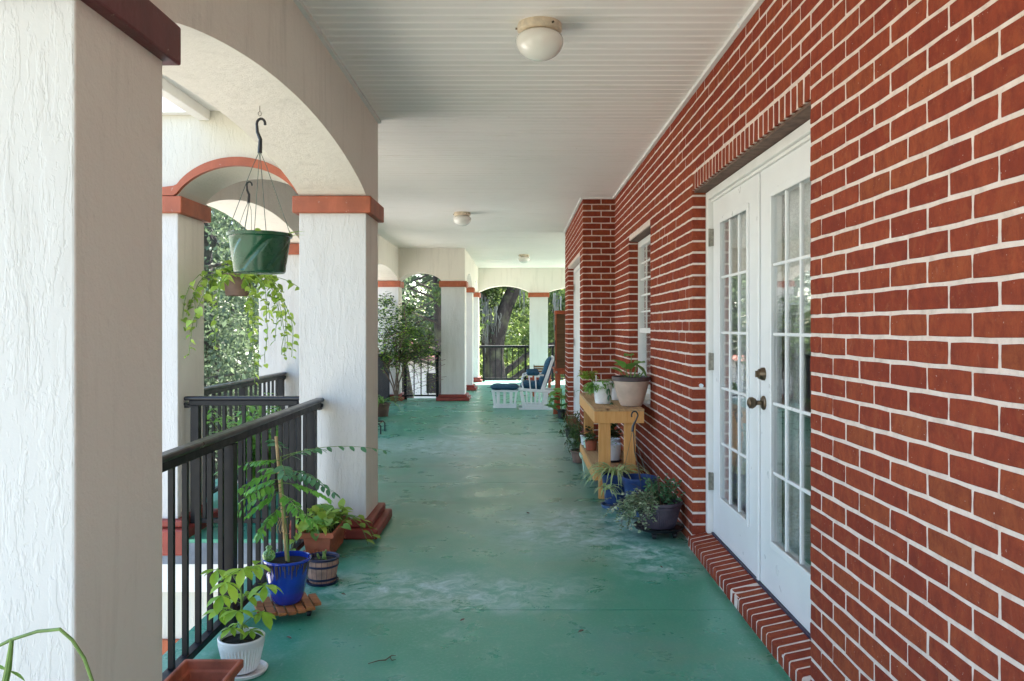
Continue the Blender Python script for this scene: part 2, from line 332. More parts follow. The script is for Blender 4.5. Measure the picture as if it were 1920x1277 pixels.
# ---------------------------------------------------------------- helpers: geometry
def wloc(o):
    v = Vector((0, 0, 0))
    while o: v = v + Vector(o.location); o = o.parent
    return v
def tag(o, label=None, cat=None, group=None, kind=None):
    if label: o['label'] = label
    if cat: o['category'] = cat
    if group: o['group'] = group
    if kind: o['kind'] = kind
    return o
def thing(name, loc, label, cat, group=None):
    o = bpy.data.objects.new(name, None); COL.objects.link(o); o.location = loc; o.empty_display_size = .1
    return tag(o, label, cat, group)
class MB:
    """collects shapes in WORLD coordinates and links them as one mesh object"""
    def __init__(s): s.v = []; s.f = []; s.edge = None
    def add(s, vs, fs):
        b = len(s.v); s.v.extend(tuple(q) for q in vs); s.f.extend(tuple(i+b for i in q) for q in fs); return s
    def box(s, x0, x1, y0, y1, z0, z1):
        return s.add([(x0,y0,z0),(x1,y0,z0),(x1,y1,z0),(x0,y1,z0),(x0,y0,z1),(x1,y0,z1),(x1,y1,z1),(x0,y1,z1)],
                     [(0,3,2,1),(4,5,6,7),(0,1,5,4),(1,2,6,5),(2,3,7,6),(3,0,4,7)])
    def prism(s, poly, z0, z1):
        n = len(poly); vs = [(x,y,z0) for x,y in poly]+[(x,y,z1) for x,y in poly]
        return s.add(vs, [tuple(range(n))[::-1], tuple(range(n,2*n))]+[(i,(i+1)%n,n+(i+1)%n,n+i) for i in range(n)])
    def beam(s, a, b, w_, t_, up=(0,0,1)):
        a, b = Vector(a), Vector(b); d = (b-a).normalized(); up = Vector(up)
        if abs(d.dot(up)) > .98: up = Vector((0,1,0))
        x = d.cross(up).normalized()*w_/2; y = x.cross(d).normalized()*t_/2
        vs = [a-x-y, a+x-y, a+x+y, a-x+y, b-x-y, b+x-y, b+x+y, b-x+y]
        return s.add(vs, [(0,1,2,3)[::-1],(4,5,6,7),(0,1,5,4),(1,2,6,5),(2,3,7,6),(3,0,4,7)])
    def tube(s, pts, r, n=8, cap=True):
        pts = [Vector(p) for p in pts]; rs = r if isinstance(r, (list, tuple)) else [r]*len(pts)
        base = len(s.v); prev = None
        for i, p in enumerate(pts):
            d = (pts[min(i+1, len(pts)-1)]-pts[max(i-1, 0)])
            d = d.normalized() if d.length > 1e-9 else Vector((0,0,1))
            if prev is None:
                u = d.orthogonal().normalized()
            else:
                u = (prev - d*prev.dot(d)); u = u.normalized() if u.length > 1e-6 else d.orthogonal().normalized()
            prev = u; v_ = d.cross(u)
            for k in range(n):
                a = 2*math.pi*k/n; q = p + (u*math.cos(a)+v_*math.sin(a))*rs[i]; s.v.append(tuple(q))
        for i in range(len(pts)-1):
            for k in range(n):
                a = base+i*n+k; b = base+i*n+(k+1)%n; s.f.append((a, b, b+n, a+n))
        if cap:
            s.f.append(tuple(base+k for k in range(n))[::-1]); e = base+(len(pts)-1)*n; s.f.append(tuple(e+k for k in range(n)))
        return s
    def lathe(s, c, prof, n=32, rib=0, ribn=0, cap=True, ribz=None):
        cx, cy, cz = c; base = len(s.v)
        for (r, z) in prof:
            for k in range(n):
                a = 2*math.pi*k/n; rr = r
                if ribn and (ribz is None or ribz[0] <= z <= ribz[1]): rr = r + (rib if (k % 2) else 0)
                s.v.append((cx+rr*math.cos(a), cy+rr*math.sin(a), cz+z))
        for i in range(len(prof)-1):
            for k in range(n):
                a = base+i*n+k; b = base+i*n+(k+1)%n; s.f.append((a, b, b+n, a+n))
        if cap:
            s.f.append(tuple(base+k for k in range(n))[::-1]); e = base+(len(prof)-1)*n; s.f.append(tuple(e+k for k in range(n)))
        return s
    def mesh(s, name, mat, smooth=False, off=(0,0,0)):
        me = bpy.data.meshes.new(name); ox, oy, oz = off
        me.from_pydata([(x-ox, y-oy, z-oz) for x, y, z in s.v], [], s.f); me.materials.append(mat)
        if smooth: me.polygons.foreach_set('use_smooth', [True]*len(me.polygons))
        if s.edge is not None:
            at = me.attributes.new('edge', 'FLOAT', 'POINT'); at.data.foreach_set('value', s.edge)
        me.update(); return me
    def build(s, name, mat, parent=None, smooth=False, bevel=0, origin=None, fixn=False):
        off = wloc(parent) if parent else (Vector(origin) if origin else Vector((0,0,0)))
        me = s.mesh(name, mat, smooth, off)
        if fixn:
            bm = bmesh.new(); bm.from_mesh(me); bmesh.ops.recalc_face_normals(bm, faces=bm.faces); bm.to_mesh(me); bm.free()
        o = bpy.data.objects.new(name, me); COL.objects.link(o); o.parent = parent
        if origin and not parent: o.location = origin
        if smooth: autosmooth(o)
        if bevel:
            b = o.modifiers.new('bevel', 'BEVEL'); b.width = bevel; b.segments = 2; b.limit_method = 'ANGLE'; b.angle_limit = R(40)
        return o
def autosmooth(o, ang=38):
    me = o.data
    bm = bmesh.new(); bm.from_mesh(me)
    for e in bm.edges:
        if len(e.link_faces) == 2 and e.calc_face_angle(0) > R(ang): e.smooth = False
    bm.to_mesh(me); bm.free()
def inst(me, name, parent, loc, mat4=None):
    o = bpy.data.objects.new(name, me); COL.objects.link(o); o.parent = parent
    p = Vector(loc) - (wloc(parent) if parent else Vector((0,0,0)))
    if mat4 is not None:
        mm = mat4.copy(); mm.translation = p; o.matrix_local = mm
    else: o.location = p
    return o
def struct(o): o['kind'] = 'structure'; return o

# ---------------------------------------------------------------- key dimensions
XW = 1.04          # brick wall face
XB = .695          # projecting bay face
XP = -.952         # porch side of main arcade
XQ = -1.372        # outer side
XL = -2.13; XM = -2.55   # side arcade of the bump-out
ZC = 2.71
Y1, Y1b = 1.715, 2.142
Y2, Y2b = 5.0, 5.42
YA, YAb = 14.2, 14.62
ZS = 2.127         # spring line
DOOR0, DOOR1 = 2.848, 4.778
WIN0, WIN1 = 6.302, 7.521
YE = 8.639; BAYEND = 11.86
# ---------------------------------------------------------------- ground, floor
struct(MB().add([(-300,-300,-3.2),(300,-300,-3.2),(300,600,-3.2),(-300,600,-3.2)], [(0,1,2,3)]).build('ground', M['ground']))
struct(MB().add([(-34,4.6,-3.196),(-2.5,4.6,-3.196),(-2.5,20,-3.196),(12,20.5,-3.196),(12,25,-3.196),(-34,27,-3.196)], [(0,1,2,3,4,5)]).build('bounce_driveway', M['bounce_drive']))  # pale paving added left of the porch to bounce light onto the ceiling
fl = bpy.data.objects.new('floor', None); COL.objects.link(fl); struct(fl)
def slab(poly): 
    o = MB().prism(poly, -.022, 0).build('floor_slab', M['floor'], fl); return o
e = .0025; J = [-1.6, .65, 3.70, 6.73, 9.78, 12.83, 15.9, 19.5]
def y0y1(i): return J[i]+e, J[i+1]-e
a, b = y0y1(0); slab([(-1.42,a),(1.2,a),(1.2,b),(-1.42,b)])
a, b = y0y1(1); slab([(-1.42,a),(1.2,a),(1.2,b),(-1.42,b)])
a, b = y0y1(2); slab([(-1.42,a),(1.2,a),(1.2,b),(-2.6,b),(-2.6,4.93),(-1.42,4.93)])
a, b = y0y1(3); slab([(-2.6,a),(1.2,a),(1.2,b),(-2.6,b)])
a, b = y0y1(4); slab([(-2.6,a),(3.4,a),(3.4,b),(-2.6,b)])
a, b = y0y1(5); slab([(-2.6,a),(3.4,a),(3.4,b),(-1.42,b),(-1.42,14.70),(-2.6,14.70)])
a, b = y0y1(6); slab([(-1.42,a),(3.4,a),(3.4,b),(-1.42,b)])
def under(poly, z0, z1, name, mat, grow=0): return MB().prism(poly, z0, z1).build(name, mat, fl)
OUT = [(-1.415,-1.59),(3.3,-1.59),(3.3,19.49),(-1.415,19.49),(-1.415,14.69),(-2.595,14.69),(-2.595,4.935),(-1.415,4.935)]
MB().prism(OUT, -.155, -.024).build('slab_edge', M['slabedge'], fl)
OUT2 = [(-1.40,-1.55),(3.2,-1.55),(3.2,19.4),(-1.40,19.4),(-1.40,14.66),(-2.57,14.66),(-2.57,4.96),(-1.40,4.96)]
MB().prism(OUT2, -.335, -.157).build('edge_beam', M['white_trim'], fl)
# lower storey under the bump-out
lw = thing('lower_wall', (-2.0, 5.0, -3.2), 'cream stucco wall of the storey below the porch, seen through the near railing', 'wall')
MB().box(-2.54, -1.43, 5.0, 14.6, -3.2, -.337).build('wall_face', M['stucco_cream'], lw)
MB().box(-2.56, -1.425, 4.97, 5.02, -.78, -.64).build('band', M['band'], lw)
lw2 = MB().box(-1.36, 3.1, -1.4, 19.3, -3.2, -.337).build('lower_storey', M['stucco_cream'], None); struct(lw2)

# ---------------------------------------------------------------- ceiling of vinyl beadboard panels
ce = bpy.data.objects.new('ceiling', None); COL.objects.link(ce); ce.location = (0, 0, ZC); struct(ce)
PW = .2585
def panel_mesh(x0, x1):
    prof = []
    third = PW/3
    for k in range(3):
        y = k*third
        prof += [(y+.0015, .0045 if k == 0 else .002), (y+.005, .000), (y+.012, -.0004), (y+third-.014, .0002), (y+third-.011, .0018), (y+third-.008, .0018), (y+third-.0045, -.0003), (y+third-.001, .0005)]
    prof += [(PW, .0055)]
    vs = [(x0, y, z) for y, z in prof]+[(x1, y, z) for y, z in prof]; n = len(prof)
    me = bpy.data.meshes.new('ceiling_panel'); me.from_pydata(vs, [], [(i, n+i, n+i+1, i+1) for i in range(n-1)]); me.materials.append(M['ceiling']); return me
pm_main, pm_bump, pm_far = panel_mesh(XP, XW+.05), panel_mesh(XL, XW+.05), panel_mesh(XP, 3.2)
pm_bf = panel_mesh(XL, 3.2)
y = 4.197 - PW*22
while y < 19.0:
    if y < Y2b-.05: me = pm_main
    elif y < BAYEND-.2: me = pm_bump
    elif y < YA-.1: me = pm_bf
    else: me = pm_far
    o = bpy.data.objects.new('ceiling_panel', me); COL.objects.link(o); o.parent = ce; o.location = (0, y, random.uniform(-.0008, .0008))
    y += PW
tr = MB(); tr.box(XP+.0, XP+.022, -1.4, Y2b, ZC-.020, ZC+.01); tr.build('wall_trim', M['white_trim'], ce)
MB().box(XW-.024, XW+.0, -1.4, YE, ZC-.020, ZC+.01).build('wall_trim', M['white_trim'], ce)
MB().box(XB-.024, XB-.0, YE-.024, BAYEND, ZC-.020, ZC+.01).build('wall_trim', M['white_trim'], ce)
MB().box(XB, XW-.024, YE-.024, YE-.0, ZC-.020, ZC+.01).build('wall_trim', M['white_trim'], ce)
rf = MB(); rf.prism([(-1.93,-1.6),(4.4,-1.6),(4.4,19.9),(-1.9,19.9),(-1.9,14.9),(-2.95,14.9),(-2.95,5.3),(-1.93,5.3)], 2.80, 3.05)
struct(rf.build('roof', M['roof']))
ev = thing('roof_eave', (-1.9, 2, 2.64), 'white boxed eave of the porch roof outside the near arch', 'eave')
MB().box(-1.925, XQ-.002, -1.55, 4.995, 2.66, 2.70).build('soffit', M['white_trim'], ev)
MB().box(-2.0, -1.928, -1.55, 4.998, 2.60, 2.86).build('gutter', M['white_trim'], ev, bevel=.006)
MB().box(-2.62, -2.003, 4.93, 4.997, 2.635, 2.74).build('frieze_board', M['white_trim'], ev)

# ---------------------------------------------------------------- pillars
PILG = 'white stucco pillars with red bands'
def pillar(x0, x1, y0, y1, label, base=0, band='band'):
    t = thing('porch_pillar', ((x0+x1)/2, (y0+y1)/2, 0), label, 'pillar', PILG)
    g = .0
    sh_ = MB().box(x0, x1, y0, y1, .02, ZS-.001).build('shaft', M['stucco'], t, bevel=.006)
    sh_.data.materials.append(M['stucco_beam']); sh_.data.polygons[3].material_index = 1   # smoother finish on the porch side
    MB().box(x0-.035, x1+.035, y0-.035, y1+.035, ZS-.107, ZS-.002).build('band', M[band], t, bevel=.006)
    p = MB(); p.box(x0-.085, x1+.085, y0-.085, y1+.085, base, .062); p.build('plinth', M['plinth'], t, bevel=.012)
    p = MB(); p.box(x0-.045, x1+.045, y0-.045, y1+.045, .0635, .112); p.build('plinth', M['plinth'], t, bevel=.010)
    return t
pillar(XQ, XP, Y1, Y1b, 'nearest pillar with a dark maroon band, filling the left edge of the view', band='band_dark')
pillar(XQ, XP, Y2, Y2b, 'tall pillar at the far end of the near railing, a pothos trough at its foot')
pillar(XM, XL, Y2, Y2b, 'outer pillar behind the near railing, at the corner of the bump-out', base=-.10)
pillar(XM, XL, 7.85, 8.27, 'pillar behind the hanging pothos, where the outer side railing ends')
pillar(XM, XL, 10.9, 11.32, 'outer pillar of the bump-out mostly hidden behind the big middle pillar')
pillar(XM, XL, YA, YAb, 'pillar with the leafy vine climbing in front of it')
pillar(XQ, XP, YA, YAb, 'broad pillar in mid view, right of the vine covered railing')
pillar(XQ, XP, 16.5, 16.92, 'slim looking pillar just behind the broad mid view pillar')
pillar(XQ, XP, 18.98, 19.40, 'corner pillar at the left end of the farthest railing')
pillar(.27, .70, 18.98, 19.40, 'farthest pillar, standing behind the glider chair')
pillar(XQ, XP, -1.55, -1.13, 'pillar behind the viewpoint')
pillar(2.6, 3.02, 18.98, 19.40, 'far right end pillar hidden behind the brick house')

# arched beams -------------------------------------------------
def arch_beam(label, axis, u0, u1, w0, w1, arches, ztop=2.80, mat='stucco_beam', extra=None):
    """axis 'y': runs along Y between w (x) limits; arches: (a, b, rise)"""
    us = {u0, u1}
    for a, b, r_ in arches:
        for i in range(33): us.add(a+(b-a)*i/32)
    us = sorted(us)
    def zb(u):
        for a, b, r_ in arches:
            if a < u < b:
                hw = (b-a)/2; t = (u-(a+b)/2)/hw
                Rr = (hw*hw+r_*r_)/(2*r_); q = math.sqrt(max(0, Rr*Rr-(t*hw)**2))-(Rr-r_)
                el_ = r_*math.sqrt(max(0, 1-t*t))
                return ZS + (.75*q+.25*el_)
        return ZS
    P = (lambda u, w_, z: (w_, u, z)) if axis == 'y' else (lambda u, w_, z: (u, w_, z))
    mb = MB(); n = len(us)
    vs = []
    for u in us:
        z = zb(u); vs += [P(u, w0, z), P(u, w1, z), P(u, w1, ztop), P(u, w0, ztop)]
    fs = []
    for i in range(n-1):
        a = 4*i; b = a+4
        fs += [(a, b, b+1, a+1), (a+1, b+1, b+2, a+2), (a+2, b+2, b+3, a+3), (a+3, b+3, b, a)]
    fs += [(0, 1, 2, 3), (4*n-4, 4*n-1, 4*n-2, 4*n-3)]
    mb.add(vs, fs)
    c = P((u0+u1)/2, (w0+w1)/2, ZS)
    t = thing('arched_beam', c, label, 'beam', 'arched stucco beams over the pillars')
    mb.build('beam_body', M[mat], t, fixn=True)
    return t, zb
arch_beam('near arched beam over the railing where the green basket hangs', 'y', -1.55, Y2b, XQ, XP, [(-1.13, Y1, .17), (Y1b, Y2, .175)])
tb, zb = arch_beam('short red trimmed arch, tinted cream for warm bounce light, above the brown hanging pot', 'x', XM, XQ-.001, Y2, Y2b, [(XL, XQ, .185)], mat='stucco_cream')  # cream stucco here puts warm ground bounce into the arch colour
# red trim following the little arch: ogee ends on the bands
tm = MB(); n = 40; vs = []
ua, ub = XL-.10, XQ-.002
def trim(u):
    if u <= XL: return ZS, ZS+.050+.012*max(0, (u-ua)/.10)
    z = zb(u)
    return z, z+.055
for i in range(n+1):
    u = ua+(ub-ua)*i/n; zi, zo = trim(u)
    if i > 0 and u < XL+.03: zo += 0
    vs += [(u, Y2-.035, zi+.001), (u, Y2-.035, zo), (u, Y2-.0005, zo), (u, Y2-.0005, zi+.001)]
fs = []
for i in range(n):
    a = 4*i; b = a+4
    for k in range(4): fs.append((a+k, b+k, b+(k+1) % 4, a+(k+1) % 4))
fs += [(0,1,2,3), (4*n, 4*n+3, 4*n+2, 4*n+1)]
tm.add(vs, fs).build('arch_trim', M['band'], tb, fixn=True)
MB().box(XM-.02, ua-.001, Y2-.035, Y2-.0005, ZS+.001, ZS+.05).build('arch_trim', M['band'], tb)
arch_beam('long outer side beam of the bump-out with three arches', 'y', Y2b+.001, YA-.001, XM, XL, [(Y2b, 7.85, .18), (8.27, 10.9, .18), (11.32, YA, .165)])
arch_beam('arched beam facing the viewer above the vine covered railing', 'x', XM, XP, YA, YAb, [(XL, XQ, .155)])
arch_beam('distant beam running away behind the broad mid view pillar', 'y', YAb+.001, 18.978, XQ, XP, [(YAb, 16.5, .22), (16.92, 18.978, .22)])
arch_beam('farthest beam across the porch end, oak tree seen under its arch', 'x', XQ, 3.02, 18.98, 19.40, [(XP, .27, .165), (.70, 2.6, .165)])

# ---------------------------------------------------------------- brick walls
CH = .0677; BL = .2032; Z0 = .062; HJ = .0108; VJ = .0088
def proj(x, y, z): return 972+1499*x/y, 613-1499*(z-H)/y
def brick_geo(L, Hh, D, seed, axis='x'):
    """front face toward -axis; local centre on the front face; L along the wall, Hh up, D depth"""
    rr = random.Random(seed); a, b = L/2, Hh/2; j = .0009
    pts = []
    for (u0, v0, u1, v1, k) in ((-a,-b,a,-b,3),(a,-b,a,b,2),(a,b,-a,b,3),(-a,b,-a,-b,2)):
        for i in range(k):
            t = i/k; u = u0+(u1-u0)*t; v = v0+(v1-v0)*t
            if i == 0: u *= 1-.0012/a; v *= 1-.0012/b
            pts.append((u+rr.uniform(-j, j), v+rr.uniform(-j, j)))
    n = len(pts); ti = rr.uniform(-.0008, .0008); tj = rr.uniform(-.0008, .0008)
    vs = []
    for ins, dep in ((.0022, 0), (0, .0022), (0, D)):
        for u, v in pts:
            uu = u-math.copysign(min(abs(u), ins), u); vv = v-math.copysign(min(abs(v), ins), v)
            vs.append((dep+ti*u/a+tj*v/b, uu, vv) if dep < D else (dep, uu, vv))
    fs = [tuple(range(n))[::-1]]
    for q in range(2):
        fs += [(q*n+i, q*n+(i+1) % n, (q+1)*n+(i+1) % n, (q+1)*n+i) for i in range(n)]
    fs.append(tuple(range(2*n, 3*n)))
    if axis == 'y': vs = [(-u, d, v) for d, u, v in vs]; 
    return vs, fs
CACHE = {}
def brick_var(L, Hh, D, axis, k):
    key = (round(L, 4), round(Hh, 4), round(D, 4), axis, k)
    if key not in CACHE:
        vs, fs = brick_geo(L, Hh, D, hash(key) & 0xffff, axis); me = bpy.data.meshes.new('brick'); me.from_pydata(vs, [], fs)
        me.materials.append(M['brick']); me.update(); CACHE[key] = (me, vs, fs)
    return CACHE[key]
def quant(x): return round(x/.0125)*.0125
def lay(parent, items, limit=300, name='brick'):
    """items: (axis, centre xyz, L, H, D).  Largest in view become parts, the rest one stuff part"""
    sc_ = []
    for it in items:
        ax, c, L, Hh, D = it; px, py = proj(*c) if c[1] > .3 else (1e6, 1e6)
        vis = -60 < px < 1960 and -60 < py < 1320
        if ax == 'x': wpx = abs(proj(c[0], max(.3, c[1]-L/2), c[2])[0]-proj(c[0], c[1]+L/2, c[2])[0])
        else: wpx = 1499*L/c[1]
        sc_.append((-(wpx*1499*Hh/max(.3, c[1])) if vis else 0, it))
    order = sorted(range(len(sc_)), key=lambda i: sc_[i][0])
    rest = MB(); nind = 0
    for rank, i in enumerate(order):
        s_, (ax, c, L, Hh, D) = sc_[i]; k = random.randrange(9)
        me, vs, fs = brick_var(L, Hh, D, ax, k); dx = random.uniform(-.0014, .0008)
        cc = (c[0]+(dx if ax == 'x' else 0), c[1]+(dx if ax == 'y' else 0), c[2]+random.uniform(-.0008, .0008))
        if rank < limit and s_ < 0: inst(me, name, parent, cc); nind += 1
        else: rest.add([(x+cc[0], y_+cc[1], z+cc[2]) for x, y_, z in vs], fs)
    if rest.v: rest.build('brickwork', M['brick'], parent)['kind'] = 'stuff'
def courses_x(xf, ya, yb, holes, depth, zmax=2.72, phase=DOOR0, zmin=None, par0=0):
    out = []; n = 0; nmin = -1
    for n in range(-1, 41):
        za = Z0+n*CH+HJ/2; zb_ = Z0+(n+1)*CH-HJ/2
        if n == -1: za = .003
        if za > zmax: break
        zb_ = min(zb_, zmax)
        spans = [(ya, yb)]
        for (h0, h1, g0, g1) in holes:
            if zb_ > g0+.012 and za < g1-.012:
                ns = []
                for s0, s1 in spans:
                    if h1 <= s0 or h0 >= s1: ns.append((s0, s1)); continue
                    if h0 > s0: ns.append((s0, h0))
                    if h1 < s1: ns.append((h1, s1))
                spans = ns
        ph = phase+(BL/2 if (n+par0) % 2 else 0)
        for s0, s1 in spans:
            k0 = math.floor((s0-ph)/BL)-1; y = ph+k0*BL
            while y < s1:
                a, b = max(y, s0), min(y+BL, s1)
                la = a+(VJ/2 if y > s0-.001 and a > ya+.001 and abs(a-s0) > .001 else 0); lb = b-(VJ/2 if abs(b-s1) > .001 else 0)
                if lb-la > .02: out.append(('x', (xf, (la+lb)/2, (za+zb_)/2), round(lb-la, 3), round(zb_-za, 4), depth))
                y += BL
    return out
ZD = 2.115
wallA = thing('brick_wall', (XW, 2.5, 0), 'long red brick house wall with the french doors and window, pale mortar', 'wall')
ro_top = Z0+32*CH
its = courses_x(XW, -1.3, YE-.004, [(DOOR0, DOOR1, -1, ro_top), (WIN0, WIN1, .70, ZD)], .085)
lay(wallA, its)
# mortar mass (boxes butt end to end)
mm = MB(); x0, x1 = XW+.0022, XW+.0855; q = .0025
for (ya, yb, za, zb_) in ((-1.3, DOOR0-q, 0, 2.80), (DOOR0-q, DOOR1+q, ZD+.01, 2.80), (DOOR1+q, WIN0-q, 0, 2.80), (WIN0-q, WIN1+q, 0, .69), (WIN0-q, WIN1+q, ZD+.004, 2.80), (WIN1+q, YE+.05, 0, 2.80)):
    mm.box(x0, x1, ya, yb, za, zb_)
mm.build('mortar', M['mortar'], wallA)
# rowlock course above the doors
vs, fs = brick_geo(.0565, .0955, .085, 99)
rows = [brick_geo(.0515-.001*(k%3), .0935, .080, 100+k) for k in range(5)]
rme = []
for v_, f_ in rows:
    me = bpy.data.meshes.new('lintel_brick'); me.from_pydata(v_, [], f_); me.materials.append(M['brick']); rme.append(me)
nrow = 28; stp = (DOOR1-DOOR0)/nrow
for i in range(nrow):
    inst(random.choice(rme), 'lintel_brick', wallA, (XW+random.uniform(-.0012, .0004), DOOR0+stp*(i+.5), 2.171))
MB().box(XW+.012, XW+.13, DOOR0+.001, DOOR1-.001, ZD-.004, ZD+.008).build('steel_lintel', M['lintel'], wallA)
MB().box(XW+.012, XW+.12, WIN0+.001, WIN1-.001, ZD-.006, ZD+.002).build('steel_lintel', M['lintel'], wallA)
# sloping brick sill below the doors
sill = thing('door_sill', (XW, 3.8, 0), 'sloping rowlock brick threshold at the foot of the french doors', 'door sill')
ns = 28; stp = (DOOR1-DOOR0)/ns
def sill_brick(seed):
    rr = random.Random(seed); j = lambda: rr.uniform(-.0012, .0012); a = .0258+.0008*(seed%3)
    x0, x1 = 1.012, 1.150; f = [(x0, .002), (x0, .054), (x0+.006, .061), (x1, .090), (x1, .002)]
    vs = [(x+j(), -a+j(), z+j()) for x, z in f]+[(x+j(), a+j(), z+j()) for x, z in f]; n = 5
    me = bpy.data.meshes.new('sill_brick'); me.from_pydata(vs, [], [tuple(range(5)), tuple(range(5, 10))[::-1]]+[((i+1) % n, i, n+i, n+(i+1) % n) for i in range(n)])
    me.materials.append(M['brick']); me.update(); return me
sb = [sill_brick(k) for k in range(8)]
for i in range(ns):
    inst(random.choice(sb), 'sill_brick', sill, (random.uniform(-.002, .002), DOOR0+.02+stp*(i+.5)-.02, random.uniform(-.001, .0015)))
ms = MB(); 
P_ = [(1.0134, .001), (1.0134, .0530), (1.0195, .0596), (1.15, .0888), (1.15, .001)]
ms.add([(x, DOOR0+.002, z) for x, z in P_]+[(x, DOOR1-.002, z) for x, z in P_], [tuple(range(5)), tuple(range(5, 10))[::-1]]+[((i+1) % 5, i, 5+i, 5+(i+1) % 5) for i in range(5)])
ms.build('mortar', M['mortar'], sill)
# projecting bay
wallB = thing('brick_wall', (XB, 10, 0), 'projecting brick corner pier beyond the window, wall with far door', 'wall')
ib = []
for n in range(-1, 41):
    za = Z0+n*CH+HJ/2 if n >= 0 else .003; zb_ = min(Z0+(n+1)*CH-HJ/2, 2.70)
    if zb_-za < .015: break
    x = XB; L = .195 if n % 2 == 0 else .0935
    while x < XW+.02:
        e_ = min(x+L, XW+.03)
        if e_-x > .02: ib.append(('y', ((x+e_)/2, YE, (za+zb_)/2), round(e_-x, 3), round(zb_-za, 4), .09))
        x = e_+VJ; L = BL-VJ
ib += courses_x(XB, YE+.092, BAYEND, [(9.03, 11.22, -1, 2.12)], .085, phase=YE+.092+VJ*.5)
lay(wallB, ib)
mm = MB()
mm.box(XB+.0022, XW+.0021, YE+.0022, YE+.09, 0, 2.80)
for (ya, yb, za, zb_) in ((YE+.0902, 9.03-q, 0, 2.8), (9.03-q, 11.22+q, 2.125, 2.8), (11.22+q, BAYEND-.003, 0, 2.8)):
    mm.box(XB+.0022, XB+.0855, ya, yb, za, zb_)
mm.box(XB+.0035, 4.0, BAYEND-.003, BAYEND+.08, 0, 2.8)
mm.build('mortar', M['mortar'], wallB)
fs_ = MB(); fs_.box(XB-.03, XB+.11, 9.035, 11.215, .002, .06); fs_.build('door_step', M['brick'], wallB)
d2 = thing('far_door', (.81, 10.1, 0), 'white door in the projecting brick wall beyond the plant bench', 'door')
MB().box(.775, .83, 9.032, 9.09, .062, 2.115).build('frame', M['white_paint'], d2)
MB().box(.775, .83, 11.16, 11.218, .062, 2.115).build('frame', M['white_paint'], d2)
MB().box(.775, .83, 9.092, 11.158, 2.06, 2.115).build('frame', M['white_paint'], d2)
MB().box(.795, .83, 9.093, 10.12, .07, 2.058).build('door_leaf', M['white_paint'], d2)
MB().box(.795, .83, 10.125, 11.157, .07, 2.058).build('door_leaf', M['white_paint'], d2)
kk = MB(); kk.tube([(.795, 9.22, .96), (.75, 9.22, .96)], .010); kk.lathe((.748, 9.22, .938), [(.005, 0), (.020, .008), (.024, .022), (.016, .036), (.004, .04)], 12); kk.build('knob', M['brass'], d2, True)
for z in (1.85, 1.1, .38): MB().box(.770, .774, 11.13, 11.16, z-.05, z+.05).build('hinge', M['steel'], d2)
# inner house shell
hs = thing('house_interior', (2.5, 5, 0), 'dim pale room behind the french doors and window panes', 'room')
s = MB()
for (ya, yb, za, zb_) in ((-1.3, DOOR0-.02, 0, 2.8), (DOOR0-.02, DOOR1+.02, 2.13, 2.8), (DOOR1+.02, WIN0-.02, 0, 2.8), (WIN0-.02, WIN1+.02, 0, .68), (WIN0-.02, WIN1+.02, 2.13, 2.8), (WIN1+.02, BAYEND-.01, 0, 2.8)):
    s.box(XW+.087 if True else 0, XW+.20, ya, yb, za, zb_)
s.box(4.0, 4.1, -1.3, BAYEND-.01, 0, 2.8); s.box(XW+.21, 3.99, -1.3, -1.2, 0, 2.8)
s.build('wall', M['room'], hs)
MB().box(XW+.21, 3.99, -1.19, BAYEND-.02, .03, .06).build('room_floor', M['roomdark'], hs)
MB().box(XW+.21, 3.99, -1.19, BAYEND-.02, 2.5, 2.56).build('room_ceiling', M['room'], hs)
s = MB(); s.box(XB+.20, XW+.086, YE+.1, YE+.2, 0, 2.8); s.build('wall', M['room'], hs)
sb_ = MB(); sb_.box(3.2, 3.7, 2.3, 5.2, .06, .9); sb_.build('sideboard', M['roomdark'], hs, bevel=.01)

